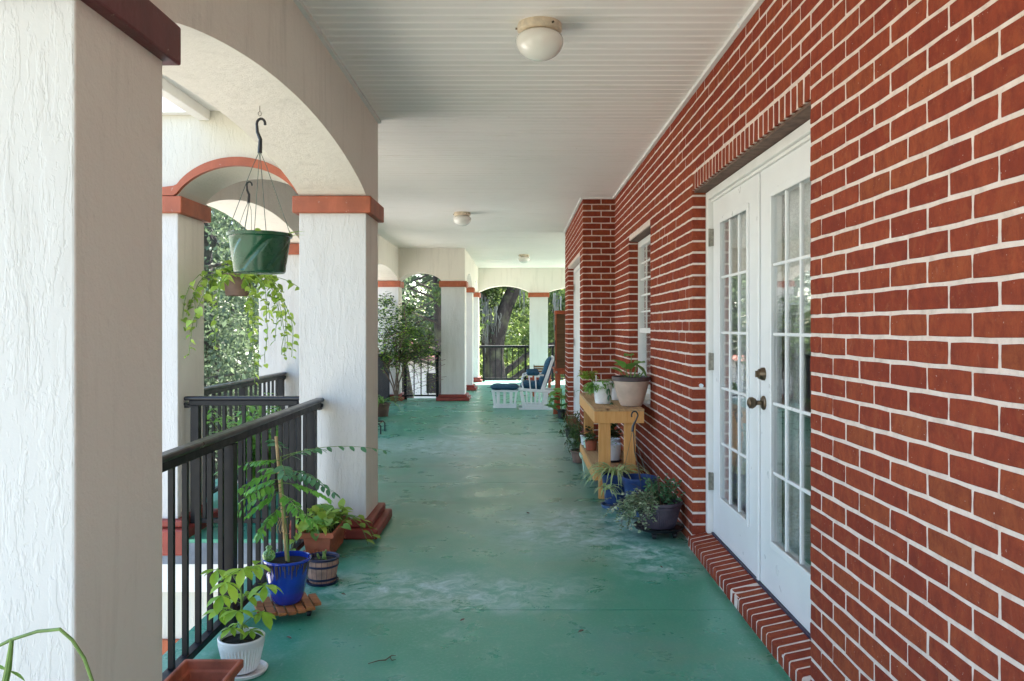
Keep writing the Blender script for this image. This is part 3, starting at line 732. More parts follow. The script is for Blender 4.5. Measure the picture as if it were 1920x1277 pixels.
# ---------------------------------------------------------------- french doors
XD = 1.150
fd = thing('french_doors', (XD, 3.8, .08), 'pair of white glazed french doors in the near brick wall', 'door')
fw = .05
MB().box(1.118, 1.235, DOOR0+.004, DOOR0+.004+fw, .088, 2.108).build('frame', M['white_trim'], fd, bevel=.004)
MB().box(1.118, 1.235, DOOR1-.004-fw, DOOR1-.004, .088, 2.108).build('frame', M['white_trim'], fd, bevel=.004)
MB().box(1.118, 1.235, DOOR0+.005+fw, DOOR1-.005-fw, 2.062, 2.108).build('frame', M['white_trim'], fd, bevel=.004)
MB().box(1.136, 1.16, DOOR0+.06, DOOR1-.06, 2.046, 2.0605).build('frame', M['white_trim'], fd)
MB().box(1.140, 1.23, DOOR0+.055, DOOR1-.055, .0875, .099).build('threshold_strip', M['navyhoop'], fd)
ymid = (DOOR0+DOOR1)/2
def leaf_door(y0, y1, glass_y0, glass_y1, label):
    lf = MB(); xa, xb = XD, XD+.044; gz0, gz1 = .335, 1.905; g0, g1 = glass_y0, glass_y1
    lf.box(xa, xb, y0, g0, .102, 2.045); lf.box(xa, xb, g1, y1, .102, 2.045)
    lf.box(xa, xb, g0, g1, .102, gz0); lf.box(xa, xb, g0, g1, gz1, 2.045)
    d = lf.build('door_leaf', M['white_paint'], fd); tag(d, label)
    fr = MB(); m_ = .024
    # raised lip around the glass
    for (a, b, c, e2) in ((g0-m_, g0+.006, gz0-m_, gz1+m_), (g1-.006, g1+m_, gz0-m_, gz1+m_)): fr.box(xa-.009, xa-.0005, a, b, c, e2)
    for (c, e2) in ((gz0-m_, gz0+.006), (gz1-.006, gz1+m_)): fr.box(xa-.009, xa-.0005, g0+.0065, g1-.0065, c, e2)
    fr.build('glazing_frame', M['white_paint'], d, bevel=.003)
    nr, nc = 5, 3; mu = .015
    for i in range(1, nc):
        yy = g0+(g1-g0)*i/nc; MB().box(xa-.001, xa+.016, yy-mu/2, yy+mu/2, gz0+.0065, gz1-.0065).build('muntin', M['white_paint'], d, bevel=.004)
    for i in range(1, nr):
        zz = gz0+(gz1-gz0)*i/nr; MB().box(xa+.001, xa+.015, g0+.0065, g1-.0065, zz-mu/2, zz+mu/2).build('muntin', M['white_paint'], d, bevel=.004)
    for i in range(nc):
        for k in range(nr):
            a = g0+(g1-g0)*i/nc; b = g0+(g1-g0)*(i+1)/nc; c = gz0+(gz1-gz0)*k/nr; e2 = gz0+(gz1-gz0)*(k+1)/nr
            MB().box(xa+.006, xa+.010, a+.001, b-.001, c+.001, e2-.001).build('pane', M['glass'], d)
    return d
dl = leaf_door(ymid+.002, DOOR1-.060, ymid+.19, DOOR1-.060-.175, 'far leaf, hinged on the left jamb')
dr = leaf_door(DOOR0+.060, ymid-.002, DOOR0+.060+.175, ymid-.19, 'near leaf carrying the knob and deadbolt')
MB().box(XD-.012, XD-.001, ymid-.018, ymid+.012, .104, 2.04).build('astragal', M['white_paint'], dr, bevel=.004)
def xlathe(mb, c, prof, n=20):
    """profile (r, outward) turned about the X axis, pointing to -X"""
    cx, cy, cz = c; b = len(mb.v)
    for r_, d_ in prof:
        for k in range(n):
            a = 2*math.pi*k/n; mb.v.append((cx-d_, cy+r_*math.cos(a), cz+r_*math.sin(a)))
    for i in range(len(prof)-1):
        for k in range(n):
            a = b+i*n+k; c2 = b+i*n+(k+1) % n; mb.f.append((a, a+n, c2+n, c2))
    mb.f.append(tuple(b+(len(prof)-1)*n+k for k in range(n)))
ky = ymid-.075
k1 = MB(); xlathe(k1, (XD-.0005, ky, .955), [(.033, 0), (.033, .006), (.026, .012), (.011, .014), (.011, .035), (.020, .042), (.028, .056), (.026, .070), (.012, .078), (.001, .079)])
k1.build('door_knob', M['brass'], fd, True)
k1 = MB(); xlathe(k1, (XD-.0005, ky, 1.09), [(.031, 0), (.030, .012), (.024, .022), (.022, .028), (.001, .029)]); k1.box(XD-.042, XD-.029, ky-.004, ky+.004, 1.075, 1.105)
k1.build('deadbolt', M['brass'], fd, True)
for z in (1.837, 1.106, .40):
    hg = MB(); hg.tube([(1.128, DOOR1-.060, z-.052), (1.128, DOOR1-.060, z+.052)], .007, 10); hg.box(1.131, 1.1495, DOOR1-.075, DOOR1-.050, z-.05, z+.05)
    hg.build('hinge', M['steel'], fd)
# lace curtains behind
def curtain(y0, y1, z0, z1, x, label, waves=9, valance=False):
    n = 90; vs = []; seed = random.random()*9; mb = MB(); m_ = 14
    for j in range(m_+1):
        for i in range(n+1):
            u = i/n; yy = y0+(y1-y0)*u; xx = x+.018*math.sin(u*waves*6.28+seed+.5*math.sin(u*5))*(.5+.5*j/m_)
            zb_ = z0 + (.05*abs(math.sin(u*math.pi*3)) if valance else 0); zz = z1+(zb_-z1)*j/m_
            vs.append((xx, yy, zz))
    mb.add(vs, [(j*(n+1)+i, j*(n+1)+i+1, (j+1)*(n+1)+i+1, (j+1)*(n+1)+i) for j in range(m_) for i in range(n)])
    o = mb.build('lace_curtain', M['lace'], None, True, origin=(x, y0, z0)); tag(o, label, 'curtain', 'lace curtains behind the glass')
curtain(3.20, 3.98, 1.36, 1.95, 1.232, 'scalloped lace valance high behind the near french door', 7, True)
curtain(3.60, 3.80, .15, 1.95, 1.27, 'gathered sheer curtain hanging behind the near door, full height', 5)
curtain(4.36, 4.72, .15, 1.95, 1.26, 'sheer curtain behind the far french door', 8)
# ---------------------------------------------------------------- window
wd = thing('sash_window', (1.13, 6.9, .7), 'white sash window in the brick wall above the plant bench', 'window')
xa, xb = 1.126, 1.19
MB().box(xa, xb, WIN0+.003, WIN0+.05, .735, 2.105).build('frame', M['white_trim'], wd, bevel=.003)
MB().box(xa, xb, WIN1-.05, WIN1-.003, .735, 2.105).build('frame', M['white_trim'], wd, bevel=.003)
MB().box(xa, xb, WIN0+.051, WIN1-.051, 2.05, 2.105).build('frame', M['white_trim'], wd, bevel=.003)
MB().box(xa-.01, xb, WIN0+.051, WIN1-.051, .735, .78).build('frame', M['white_trim'], wd, bevel=.003)
MB().box(XW-.03, 1.16, WIN0+.003, WIN1-.003, .70, .733).build('window_sill', M['white_trim'], wd, bevel=.003)
MB().box(xa+.008, xb-.01, WIN0+.051, WIN1-.051, 1.255, 1.30).build('meeting_rail', M['white_trim'], wd, bevel=.003)
a, b = WIN0+.052, WIN1-.052
for i in range(1, 4): MB().box(xa+.02, xa+.034, a+(b-a)*i/4-.008, a+(b-a)*i/4+.008, 1.301, 2.049).build('muntin', M['white_trim'], wd)
for i in range(1, 5): MB().box(xa+.021, xa+.033, a, b, 1.301+.749*i/5-.008, 1.301+.749*i/5+.008).build('muntin', M['white_trim'], wd)
for i in range(4):
    for k in range(5): MB().box(xa+.026, xa+.028, a+(b-a)*i/4+.001, a+(b-a)*(i+1)/4-.001, 1.302+.749*k/5, 1.30+.749*(k+1)/5).build('pane', M['glass'], wd)
MB().box(xa+.036, xa+.040, a, b, .781, 1.254).build('pane', M['glass'], wd)
bl = MB()
for k in range(40): 
    z = .80+k*.032; bl.add([(1.21, a, z), (1.21, b, z), (1.232, b, z+.018), (1.232, a, z+.018)], [(0, 1, 2, 3)])
tag(bl.build('window_blind', M['whiteplastic'], None, origin=(1.21, 6.9, .8)), 'white slatted blind behind the sash window', 'blind')

# ---------------------------------------------------------------- railings
def railing(p0, p1, label, posts, bal=.118, rail_h=.855, zb_=.075, cap=.058, brackets=(0, 1), hide=True):
    p0, p1 = Vector(p0), Vector(p1); d = (p1-p0); L = d.length; d.normalize(); nrm = Vector((-d.y, d.x, 0))
    t = thing('porch_railing', tuple((p0+p1)/2), label, 'railing', 'black metal porch railings')
    ang = math.atan2(d.y, d.x)
    h = MB(); hz = rail_h
    h.beam(p0+Vector((0,0,hz)), p1+Vector((0,0,hz)), cap, .026); h.build('handrail', M['handrail'], t, bevel=.011)
    h = MB(); h.beam(p0+d*.03+Vector((0,0,hz-.030)), p1-d*.03+Vector((0,0,hz-.030)), .034, .033); h.build('top_channel', M['iron'], t, bevel=.003)
    h = MB(); h.beam(p0+d*.02+Vector((0,0,zb_)), p1-d*.02+Vector((0,0,zb_)), .036, .028); h.build('bottom_rail', M['iron'], t, bevel=.003)
    zt = hz-.047
    pm = MB().box(-.025, .025, -.025, .025, .001, zt).mesh('post', M['iron']); bm_ = MB().box(-.0095, .0095, -.0095, .0095, zb_+.0142, zt).mesh('baluster', M['iron'])
    rot = Matrix.Rotation(ang, 4, 'Z')
    def put(me, nm, s_):
        inst(me, nm, t, p0+d*s_, rot)
    for s_ in posts:
        put(pm, 'post', s_)
    n = int(L/bal)
    for i in range(1, n):
        s_ = L*i/n
        if all(abs(s_-q_) > .045 for q_ in posts): put(bm_, 'baluster', s_)
    for k in brackets:
        q0 = p0 if k == 0 else p1; dd = d if k == 0 else -d
        bb = MB(); bb.beam(q0+Vector((0,0,hz-.052))-dd*.0, q0+Vector((0,0,hz-.052))+dd*.045, .022, .018); bb.tube([q0+Vector((0,0,hz-.035))+dd*.012+nrm*-.02, q0+Vector((0,0,hz-.035))+dd*.012+nrm*.02], .012, 10)
        bb.build('bracket', M['black'], t)
    return t
railing((-1.24, Y1b+.002, 0), (-1.24, Y2-.002, 0), 'nearest black railing, between the first two big pillars', [.06, 3.43-Y1b, 4.79-Y1b])
railing((XL+.002, 5.10, 0), (XQ-.002, 5.10, 0), 'short railing under the small red trimmed arch, crossing behind the near one', [.07, .69])
railing((-2.30, Y2b+.002, 0), (-2.30, 7.848, 0), 'outer side railing ending at the pillar behind the hanging plants', [.08, 1.25, 2.33])
railing((-2.30, 8.272, 0), (-2.30, 10.898, 0), 'middle outer side railing hidden behind the big middle pillar', [.08, 1.3, 2.53])
railing((-2.30, 11.322, 0), (-2.30, YA-.002, 0), 'outer side railing smothered by the vine', [.08, 1.4, 2.78])
railing((XL+.002, 14.38, 0), (XQ-.002, 14.38, 0), 'short railing in the vine covered arch', [.10, .67], bal=.124)
railing((XP+.002, 19.15, 0), (.268, 19.15, 0), 'farthest railing in front of the oak trunk', [.12, 1.12], bal=.13)
railing((.702, 19.15, 0), (2.598, 19.15, 0), 'farthest railing at the right, beside the slatted cabinet', [.12, .9, 1.78], bal=.13)

# ---------------------------------------------------------------- ceiling lamps
def lamp(x, y, label):
    t = thing('ceiling_lamp', (x, y, ZC), label, 'lamp', 'round white ceiling lamps')
    MB().lathe((x, y, ZC), [(.085, .004), (.100, .001), (.104, -.012), (.103, -.030), (.094, -.038), (.080, -.040)], 36).build('fixture_ring', M['fixture'], t, True)
    pr = [(.078, -.040), (.090, -.046)]
    for i in range(13):
        a = math.pi*.5*i/12+.0; pr.append((.111*math.cos(a*.995), -.078-.086*math.sin(a)))
    pr = pr[:2]+[(.104, -.058), (.110, -.070)]+pr[2:]
    MB().lathe((x, y, ZC), pr, 40).build('glass_globe', M['globe'], t, True)
    for a in (.6, 2.7, 4.8): MB().tube([(x+.102*math.cos(a-1.6), y+.102*math.sin(a-1.6), ZC-.022), (x+.112*math.cos(a-1.6), y+.112*math.sin(a-1.6), ZC-.022)], .005, 8).build('screw', M['brass'], t)
lamp(.098, 3.70, 'nearest and largest globe lamp on the ceiling')
lamp(-.69, 9.8, 'middle globe lamp, left of the brick pier')
lamp(.11, 15.5, 'farthest small globe lamp on the ceiling')

# ---------------------------------------------------------------- leaves
def leaf_geo(kind, seg=5, droop=.25, fold=.12):
    """leaf along +Y, length 1, face up +Z; returns verts, faces, edge attribute"""
    W = {'heart': lambda t: .42*math.sin(math.pi*min(1, t*.92+.10))**.8*(1.25-.55*t), 'oval': lambda t: .24*math.sin(math.pi*min(1, t*.97+.02))**.75,
         'lance': lambda t: .13*math.sin(math.pi*min(1, t*.97+.02)), 'obov': lambda t: .25*math.sin(math.pi*min(1, t**1.5*.97+.02))**.8, 'strap': lambda t: .035*(1-t**3)+.002}[kind]
    vs = []; ed = []
    for i in range(seg+1):
        t = i/seg; w_ = W(t) if 0 < i < seg else (W(.05) if i == 0 and kind == 'heart' else W(t)*.1+.002)
        z = -droop*t*t
        vs += [(-w_, t-(.10*(1-t) if kind == 'heart' and i == 0 else 0), z+fold*w_*2), (0, t, z), (w_, t-(.10 if kind == 'heart' and i == 0 else 0), z+fold*w_*2)]; ed += [1, 0, 1]
    fs = []
    for i in range(seg):
        a = 3*i; fs += [(a, a+1, a+4, a+3), (a+1, a+2, a+5, a+4)]
    return vs, fs, ed
def leaf_mesh(kind, mat, **k):
    vs, fs, ed = leaf_geo(kind, **k); me = bpy.data.meshes.new('leaf'); me.from_pydata(vs, [], fs); me.materials.append(mat)
    me.polygons.foreach_set('use_smooth', [True]*len(fs)); me.update(); return me
def frame(d, up=(0,0,1), roll=0, s=1.0):
    y = Vector(d).normalized(); up = Vector(up)
    x = y.cross(up)
    x = x.normalized() if x.length > 1e-4 else Vector((1,0,0))
    z = x.cross(y)
    m_ = Matrix((x, y, z)).transposed().to_4x4()
    return m_ @ Matrix.Rotation(roll, 4, 'Y') @ Matrix.Scale(s, 4)
def addleaf(mb, geo, p, d, s, roll=0, edge=False, wid=1):
    m_ = frame(d, roll=roll, s=s); p = Vector(p)
    mb.add([tuple(m_ @ Vector((v[0]*wid, v[1], v[2])) + p) for v in geo[0]], geo[1])
    if edge: mb.edge = (mb.edge or [])+geo[2]
def rdir(r_, zlo=-.4, zhi=.8):
    a = r_.uniform(0, 6.283); return Vector((math.cos(a), math.sin(a), r_.uniform(zlo, zhi))).normalized()

# pots ---------------------------------------------------------
def pot(t, c, rt, rb, h, mat, rim=.012, rimh=.025, n=40, ribs=0, wall=.008, rimmat=None, soil=.03, curve=None, name='pot'):
    cx, cy, cz = c; pr = [(rb*.9, .001), (rb, .004)]
    st = 8
    for i in range(1, st):
        tt = i/st; r_ = rb+(rt-rim-rb)*(tt if not curve else tt**curve); pr.append((r_, tt*(h-rimh)))
    mb = MB(); topz = h-rimh
    if rimmat is None:
        pr += [(rt-rim*.6, topz), (rt, topz+.004), (rt, h-.003), (rt-.003, h), (rt-wall-.002, h-.002), (rt-wall-.004, h-soil-.01)]
        mb.lathe((cx, cy, cz), pr, n, rib=ribs, ribn=1 if ribs else 0, ribz=(.006, topz-.01), cap=False)
        o = mb.build(name, mat, t, True)
    else:
        pr += [(rt-rim, topz)]; mb.lathe((cx, cy, cz), pr, n, rib=ribs, ribn=1 if ribs else 0, ribz=(.006, topz-.01), cap=False); o = mb.build(name, mat, t, True)
        MB().lathe((cx, cy, cz), [(rt-rim, topz+.0005), (rt, topz+.004), (rt+.002, h-.004), (rt-.003, h), (rt-wall, h-.002), (rt-wall-.004, h-soil-.01)], n, cap=False).build('rim', rimmat, t, True)
    sm = MB(); rs = rt-wall-.0035; k = 20
    pts = [(cx, cy, cz+h-soil+.006)]; 
    for rr in (.5, 1):
        for i in range(k): a = 6.283*i/k; pts.append((cx+rs*rr*math.cos(a), cy+rs*rr*math.sin(a), cz+h-soil+random.uniform(-.003, .005)*(rr < 1)))
    sm.add(pts, [(0, 1+i, 1+(i+1) % k) for i in range(k)]+[(1+i, 1+k+i, 1+k+(i+1) % k, 1+(i+1) % k) for i in range(k)])
    sm.build('soil', M['soil'], t)
    return o
def curve_pts(p, d, L, sag=.3, n=8, wig=0, r_=random):
    p = Vector(p); d = Vector(d).normalized(); out = [p.copy()]; st = L/n
    for i in range(n):
        d = (d+Vector((r_.uniform(-wig, wig), r_.uniform(-wig, wig), r_.uniform(-wig, wig)-sag/n))).normalized(); p = p+d*st; out.append(p.copy())
    return out

# === near pots on the left ===
r1 = random.Random(3)
t = thing('potted_schefflera', (-1.05, 3.03, 0), 'small umbrella tree in a white ribbed pot with saucer beside the near railing', 'potted plant')
c = (-1.05, 3.03, .012)
MB().lathe((-1.04, 3.03, 0), [(.060, .001), (.080, .003), (.088, .016), (.085, .018), (.078, .007), (.01, .006)], 36).build('saucer', M['whitepot'], t, True)
pot(t, c, .086, .058, .128, M['whitepot'], rim=.002, rimh=.012, n=80, ribs=.0035, soil=.018)
stem = [Vector((-1.05, 3.03, .11)), Vector((-1.045, 3.02, .2)), Vector((-1.05, 3.03, .3)), Vector((-1.06, 3.03, .38))]
MB().tube(stem, [.006, .0055, .004, .003], 8).build('stem', M['stem_green'], t, True)
lm = [leaf_mesh('obov', L_SCHEF, droop=d_, fold=.15) for d_ in (.15, .35, .5)]
spots = [(.14, .04, 0), (.15, .05, 2.2), (.16, .05, 4.2)]+[(.18+.019*i, .075+.03*r1.random(), i*2.4+r1.random()) for i in range(11)]
pet = MB()
for (z, pl, a) in spots:
    k = min(.999, max(0, (z-.11)/.27)); q0 = stem[int(k*3)].lerp(stem[int(k*3)+1], k*3-int(k*3))
    d = Vector((math.cos(a), math.sin(a), .55)); q1 = q0+d.normalized()*pl; pet.tube([q0, (q0+q1)/2+Vector((0,0,.006)), q1], .0016, 5)
    nn = 6 if z > .17 else 5
    for j in range(nn):
        b = a+(j-(nn-1)/2)*(5.2/nn); dd = Vector((math.cos(b), math.sin(b), r1.uniform(-.45, .1)))
        inst(r1.choice(lm), 'leaf', t, q1, frame(dd, s=r1.uniform(.055, .080)*(.7 if z < .17 else 1)))
pet.build('stalk', M['stem_green'], t, True)
# empty terracotta trough, lower left
def trough(t, x0, x1, y0, y1, h, mat, rimw=.016, taper=.022, soilz=.06, deco=False):
    mb = MB(); 
    def ring(ins, z): return [(x0+ins, y0+ins, z), (x1-ins, y0+ins, z), (x1-ins, y1-ins, z), (x0+ins, y1-ins, z)]
    rings = [ring(taper+.012, .001), ring(rimw+.004, h-.034), ring(0.004, h-.032), ring(0, h-.028), ring(0, h-.004), ring(.004, h), ring(rimw-.002, h), ring(rimw, h-.004), ring(rimw+.004, h-.030), ring(rimw+.012, h-.034), ring(taper+.020, h-soilz)]
    vs = [v for r_ in rings for v in r_]; fs = [(3, 2, 1, 0)]
    for i in range(len(rings)-1):
        for k in range(4): a = 4*i+k; b = 4*i+(k+1) % 4; fs.append((a, b, b+4, a+4))
    o = mb.add(vs, fs).build('trough_body', mat, t, bevel=.004)
    s_ = MB(); n = 8; g = []
    zz = h-soilz+.004; i0 = taper+.019
    for i in range(n+1):
        for j in range(n+1): g.append((x0+i0+(x1-x0-2*i0)*i/n, y0+i0+(y1-y0-2*i0)*j/n, zz+(random.uniform(-.004, .008) if 0 < i < n and 0 < j < n else 0)))
    s_.add(g, [(i*(n+1)+j, (i+1)*(n+1)+j, (i+1)*(n+1)+j+1, i*(n+1)+j+1) for i in range(n) for j in range(n)]); s_.build('soil', M['soil'], t)
    if deco:   # raised leaf swags along the sides
        dm = MB()
        for k in range(7):
            yy = y0+.05+(y1-y0-.1)*k/6
            for zz in (.045, .085):
                xx = x1-.012-.016*(1-zz/h)
                dm.add([(xx+.002, yy-.014, zz-.004), (xx+.007, yy, zz-.02), (xx+.002, yy+.014, zz-.004), (xx+.007, yy, zz+.016)], [(0, 1, 2, 3)])
        for k in range(3):
            xx = x0+.045+(x1-x0-.09)*k/2
            for q_ in range(5):
                a = math.pi*(q_+.5)/5; yy = y0+.0135
                dm.add([(xx, yy, .035), (xx+.028*math.cos(a)-.006, yy-.006, .035+.03*math.sin(a)), (xx+.036*math.cos(a), yy-.003, .035+.042*math.sin(a)), (xx+.028*math.cos(a)+.006, yy-.006, .035+.03*math.sin(a))], [(0, 1, 2, 3)])
        dm.build('relief', mat, t)
    return o
t = thing('terracotta_trough', (-1.05, 2.45, 0), 'bare terracotta window box cut off by the bottom edge of the view', 'planter')
trough(t, -1.152, -.948, 2.18, 2.76, .165, M['terra_mossy'], soilz=.085)
# blue glazed pot on slatted caddy
t = thing('plant_caddy', (-1.06, 3.65, 0), 'round slatted wooden caddy on casters beneath the cobalt pot', 'plant caddy')
cx, cy = -1.055, 3.65
for i in range(7):
    xx = (i-3)*.041; hl = math.sqrt(.142**2-xx*xx) if abs(xx) < .142 else .05
    a = R(25); sl_ = MB(); ca, sa = math.cos(a), math.sin(a)
    P2 = lambda u, v: (cx+u*ca-v*sa, cy+u*sa+v*ca)
    sl_.prism([P2(xx-.017, -hl), P2(xx+.017, -hl), P2(xx+.017, hl), P2(xx-.017, hl)], .040, .054); sl_.build('slat', M['caddywood'], t, bevel=.002)
for s_ in (-.07, .07):
    a = R(25); P2 = lambda u, v: (cx+u*math.cos(a)-v*math.sin(a), cy+u*math.sin(a)+v*math.cos(a))
    MB().prism([P2(-.11, s_-.015), P2(.11, s_-.015), P2(.11, s_+.015), P2(-.11, s_+.015)], .028, .0395).build('crossbar', M['caddywood'], t)
    for u in (-.085, .085):
        x_, y_ = P2(u, s_); w_ = MB(); w_.tube([(x_-.008, y_, .0145), (x_+.008, y_, .0145)], .0135, 14); w_.box(x_-.011, x_+.011, y_-.006, y_+.006, .016, .0275); w_.build('caster', M['black'], t, True)
t = thing('potted_tree', (cx, cy, .055), 'feathery leaved sapling tied to a bamboo stake in a cobalt blue glazed pot', 'potted plant')
pot(t, (cx, cy, .0545), .107, .060, .205, M['bluepot'], rim=.006, rimh=.014, soil=.022, curve=.62)
drp = MB()
for k in range(26):
    a = 3.2+k*.115+random.uniform(-.04, .04); L_ = random.uniform(.01, .035)
    drp.tube([(cx+(.1065-.0045*q_)*math.cos(a), cy+(.1065-.0045*q_)*math.sin(a), .0545+.191-L_*q_) for q_ in range(3)], [.0032, .0028, .0016], 5)
drp.build('glaze_drip', M['darkrim'], t, True)
MB().tube([(cx-.0, cy, .22), (cx-.02, cy, .45), (cx-.052, cy, .81)], [.0085, .008, .007], 8).build('stake', M['bamboo'], t, True)
tw = MB(); tw.tube([(cx+.01, cy-.01, .23), (cx-.005, cy-.012, .42), (cx-.022, cy-.01, .60), (cx-.03, cy, .72)], [.006, .0055, .0045, .003], 8); tw.build('stem', M['stem_green'], t, True)
tie = MB()
for a in range(5): tie.tube([(cx-.03+.006*a, cy-.014, .435), (cx-.045+.012*a, cy-.02, .40-.008*a), (cx-.04+.014*a, cy-.018, .372)], .0018, 5)
tie.tube([(cx-.035, cy-.012, .44), (cx, cy-.014, .445), (cx, cy+.012, .44), (cx-.03, cy+.012, .44), (cx-.035, cy-.012, .44)], .003, 6)
tie.build('twine', M['bamboo'], t)
rt_ = random.Random(11)
fronds = [  # base z, azimuth deg, length, rise, colour bluish
 (.72, 10, .46, .35, 1), (.66, -25, .24, .1, 1), (.70, 200, .26, .2, 0), (.62, 175, .20, -.1, 0), (.60, 230, .22, .05, 0), (.56, 190, .19, -.35, 0),
 (.74, 120, .20, .5, 1), (.70, 160, .24, .1, 0), (.66, 215, .24, -.1, 0), (.60, 20, .22, -.1, 0), (.58, 205, .22, -.2, 0), (.64, -10, .26, .0, 1), (.55, -50, .20, .0, 0), (.52, -15, .18, -.25, 0), (.63, 130, .20, .35, 0), (.70, 60, .25, .4, 1), (.50, 250, .18, -.3, 0), (.68, -70, .20, .25, 1), (.48, 215, .14, -.5, 0)]
lA = [leaf_mesh('oval', L_PIN, droop=.2, fold=.1), leaf_mesh('lance', L_PIN, droop=.3, fold=.1)]; lB = [leaf_mesh('oval', L_PINB, droop=.15, fold=.1)]
rach = MB()
for (z, azd, L_, rise, bl_) in fronds:
    a = R(azd); p0_ = Vector((cx-.022, cy-.01, z)); pts_ = curve_pts(p0_, (math.cos(a), math.sin(a), rise), L_, sag=.55, n=9)
    rach.tube(pts_, [.0022-.00015*i for i in range(10)], 5)
    for i in range(2, 10):
        d = (pts_[i]-pts_[i-1]).normalized(); sd = Vector((-d.y, d.x, 0)).normalized()
        for sg in (-1, 1):
            if rt_.random() < .06: continue
            dd = sd*sg+d*.65+Vector((0, 0, rt_.uniform(-.55, -.05)))
            inst(rt_.choice(lB if bl_ else lA), 'leaf', t, pts_[i], frame(dd, roll=rt_.uniform(-.5, .5), s=rt_.uniform(.044, .060)*(1.15-.05*i)))
    inst(lB[0] if bl_ else lA[0], 'leaf', t, pts_[-1], frame(pts_[-1]-pts_[-2], s=.045))
rach.build('leaf_stalk', M['stem_green'], t, True)
gb = MB(); c_ = (cx-.075, cy-.03, .275)
pr = [(.001, -.028)]+[(.029*math.sin(math.pi*i/12), -.028*math.cos(math.pi*i/12)) for i in range(1, 11)]+[(.012, .026), (.010, .030), (.015, .036), (.011, .044), (.001, .046)]
gb.lathe(c_, pr, 24, cap=False); gb.tube([(c_[0], c_[1], c_[2]-.027), (c_[0]+.004, c_[1], c_[2]-.05)], .005, 8)
tag(gb.build('watering_bulb', M['glassgreen'], None, True, origin=c_), 'pale green glass watering bulb stuck in the cobalt pot', 'watering bulb')
# barrel pot
t = thing('barrel_pot', (-1.005, 4.1, 0), 'little wood look barrel pot with navy hoops and a tiny succulent', 'potted plant')
c = (-1.005, 4.1, .010)
MB().lathe((c[0], c[1], 0), [(.07, .001), (.078, .002), (.082, .014), (.076, .014), (.07, .006), (.01, .006)], 30).build('saucer', M['navyhoop'], t, True)
for i in range(18):
    a0, a1 = 6.283*i/18+.012, 6.283*(i+1)/18-.012; vs = []
    for z, r_ in ((.001, .066), (.03, .072), (.06, .077), (.09, .081), (.115, .083)):
        for a in (a0, a1): vs += [(c[0]+r_*math.cos(a), c[1]+r_*math.sin(a), c[2]+z)]
    vs += [(c[0]+.072*math.cos(a), c[1]+.072*math.sin(a), c[2]+.115) for a in (a0, a1)]
    MB().add(vs, [(2*k, 2*k+1, 2*k+3, 2*k+2) for k in range(5)]).build('stave', M['barrel'], t)
MB().lathe(c, [(.0645, .0), (.0705, .03), (.0755, .06), (.0795, .09), (.081, .114)], 36, cap=False).build('pot_core', M['navyhoop'], t, True)
for z, r_ in ((.012, .0695), (.078, .0805)): MB().lathe(c, [(r_, z), (r_+.003, z+.002), (r_+.0045, z+.010), (r_+.003, z+.012)], 36, cap=False).build('hoop', M['navyhoop'], t, True)
MB().lathe(c, [(.082, .112), (.088, .116), (.088, .124), (.080, .126), (.074, .120), (.072, .10)], 36, cap=False).build('rim', M['navyhoop'], t, True)
sm = MB(); sm.lathe(c, [(.073, .104), (.05, .108), (.001, .110)], 20, cap=False); sm.build('soil', M['soil'], t)
for (dx, dy, h_, ln) in ((0, 0, .05, .02), (.02, -.01, .045, -.015), (-.018, .005, .03, -.01)):
    MB().tube([(c[0]+dx, c[1]+dy, c[2]+.107), (c[0]+dx+ln*.5, c[1]+dy, c[2]+.107+h_*.5), (c[0]+dx+ln, c[1]+dy, c[2]+.107+h_)], [.005, .008, .004], 8).build('stem', M['stem_green'], t, True)
# pothos trough
t = thing('pothos_trough', (-1.12, 4.66, 0), 'terracotta trough with raised swags full of lime pothos at the pillar foot', 'planter')
trough(t, -1.222, -1.03, 4.45, 4.885, .160, M['terracotta'], soilz=.04, deco=True)
rp = random.Random(5)
hl = [leaf_mesh('heart', L_POTHOS, droop=d_, fold=f_) for d_, f_ in ((.2, .1), (.4, .18), (.1, .25))]; hb = [leaf_mesh('heart', L_BIG, droop=.3, fold=.2)]
stk = MB()
for i in range(120):
    x_ = rp.uniform(-1.20, -1.05); y_ = rp.uniform(4.47, 4.86); base = Vector((x_, y_, .125))
    out = Vector(((x_+1.125)*3, (y_-4.66)*1.2, rp.uniform(.5, 1.3)))+Vector((rp.uniform(-.5, .5), rp.uniform(-.5, .5), 0)); L_ = rp.uniform(.05, .13)
    q_ = base+out.normalized()*L_; stk.tube([base, (base+q_)/2+Vector((0,0,.012)), q_], .0016, 5)
    dd = Vector((out.x+rp.uniform(-.6, .6), out.y+rp.uniform(-.6, .6), rp.uniform(-.4, .5)))
    inst(rp.choice(hl if rp.random() < .8 else hb), 'leaf', t, q_, frame(dd, roll=rp.uniform(-.6, .6), s=rp.uniform(.045, .075)))
for (sx, sy, dx, dy) in ((-1.05, 4.84, .9, .15), (-1.06, 4.8, .8, -.3), (-1.2, 4.5, -.2, -.8)):
    pts_ = curve_pts((sx, sy, .16), (dx, dy, .5), .26, sag=2.6, n=10); stk.tube(pts_, .002, 5)
    for i in range(3, 11, 2): inst(rp.choice(hl), 'leaf', t, pts_[i], frame((dx+rp.uniform(-.8, .8), dy+rp.uniform(-.8, .8), -.2), s=.055))
stk.build('stalk', M['stem_green'], t, True)
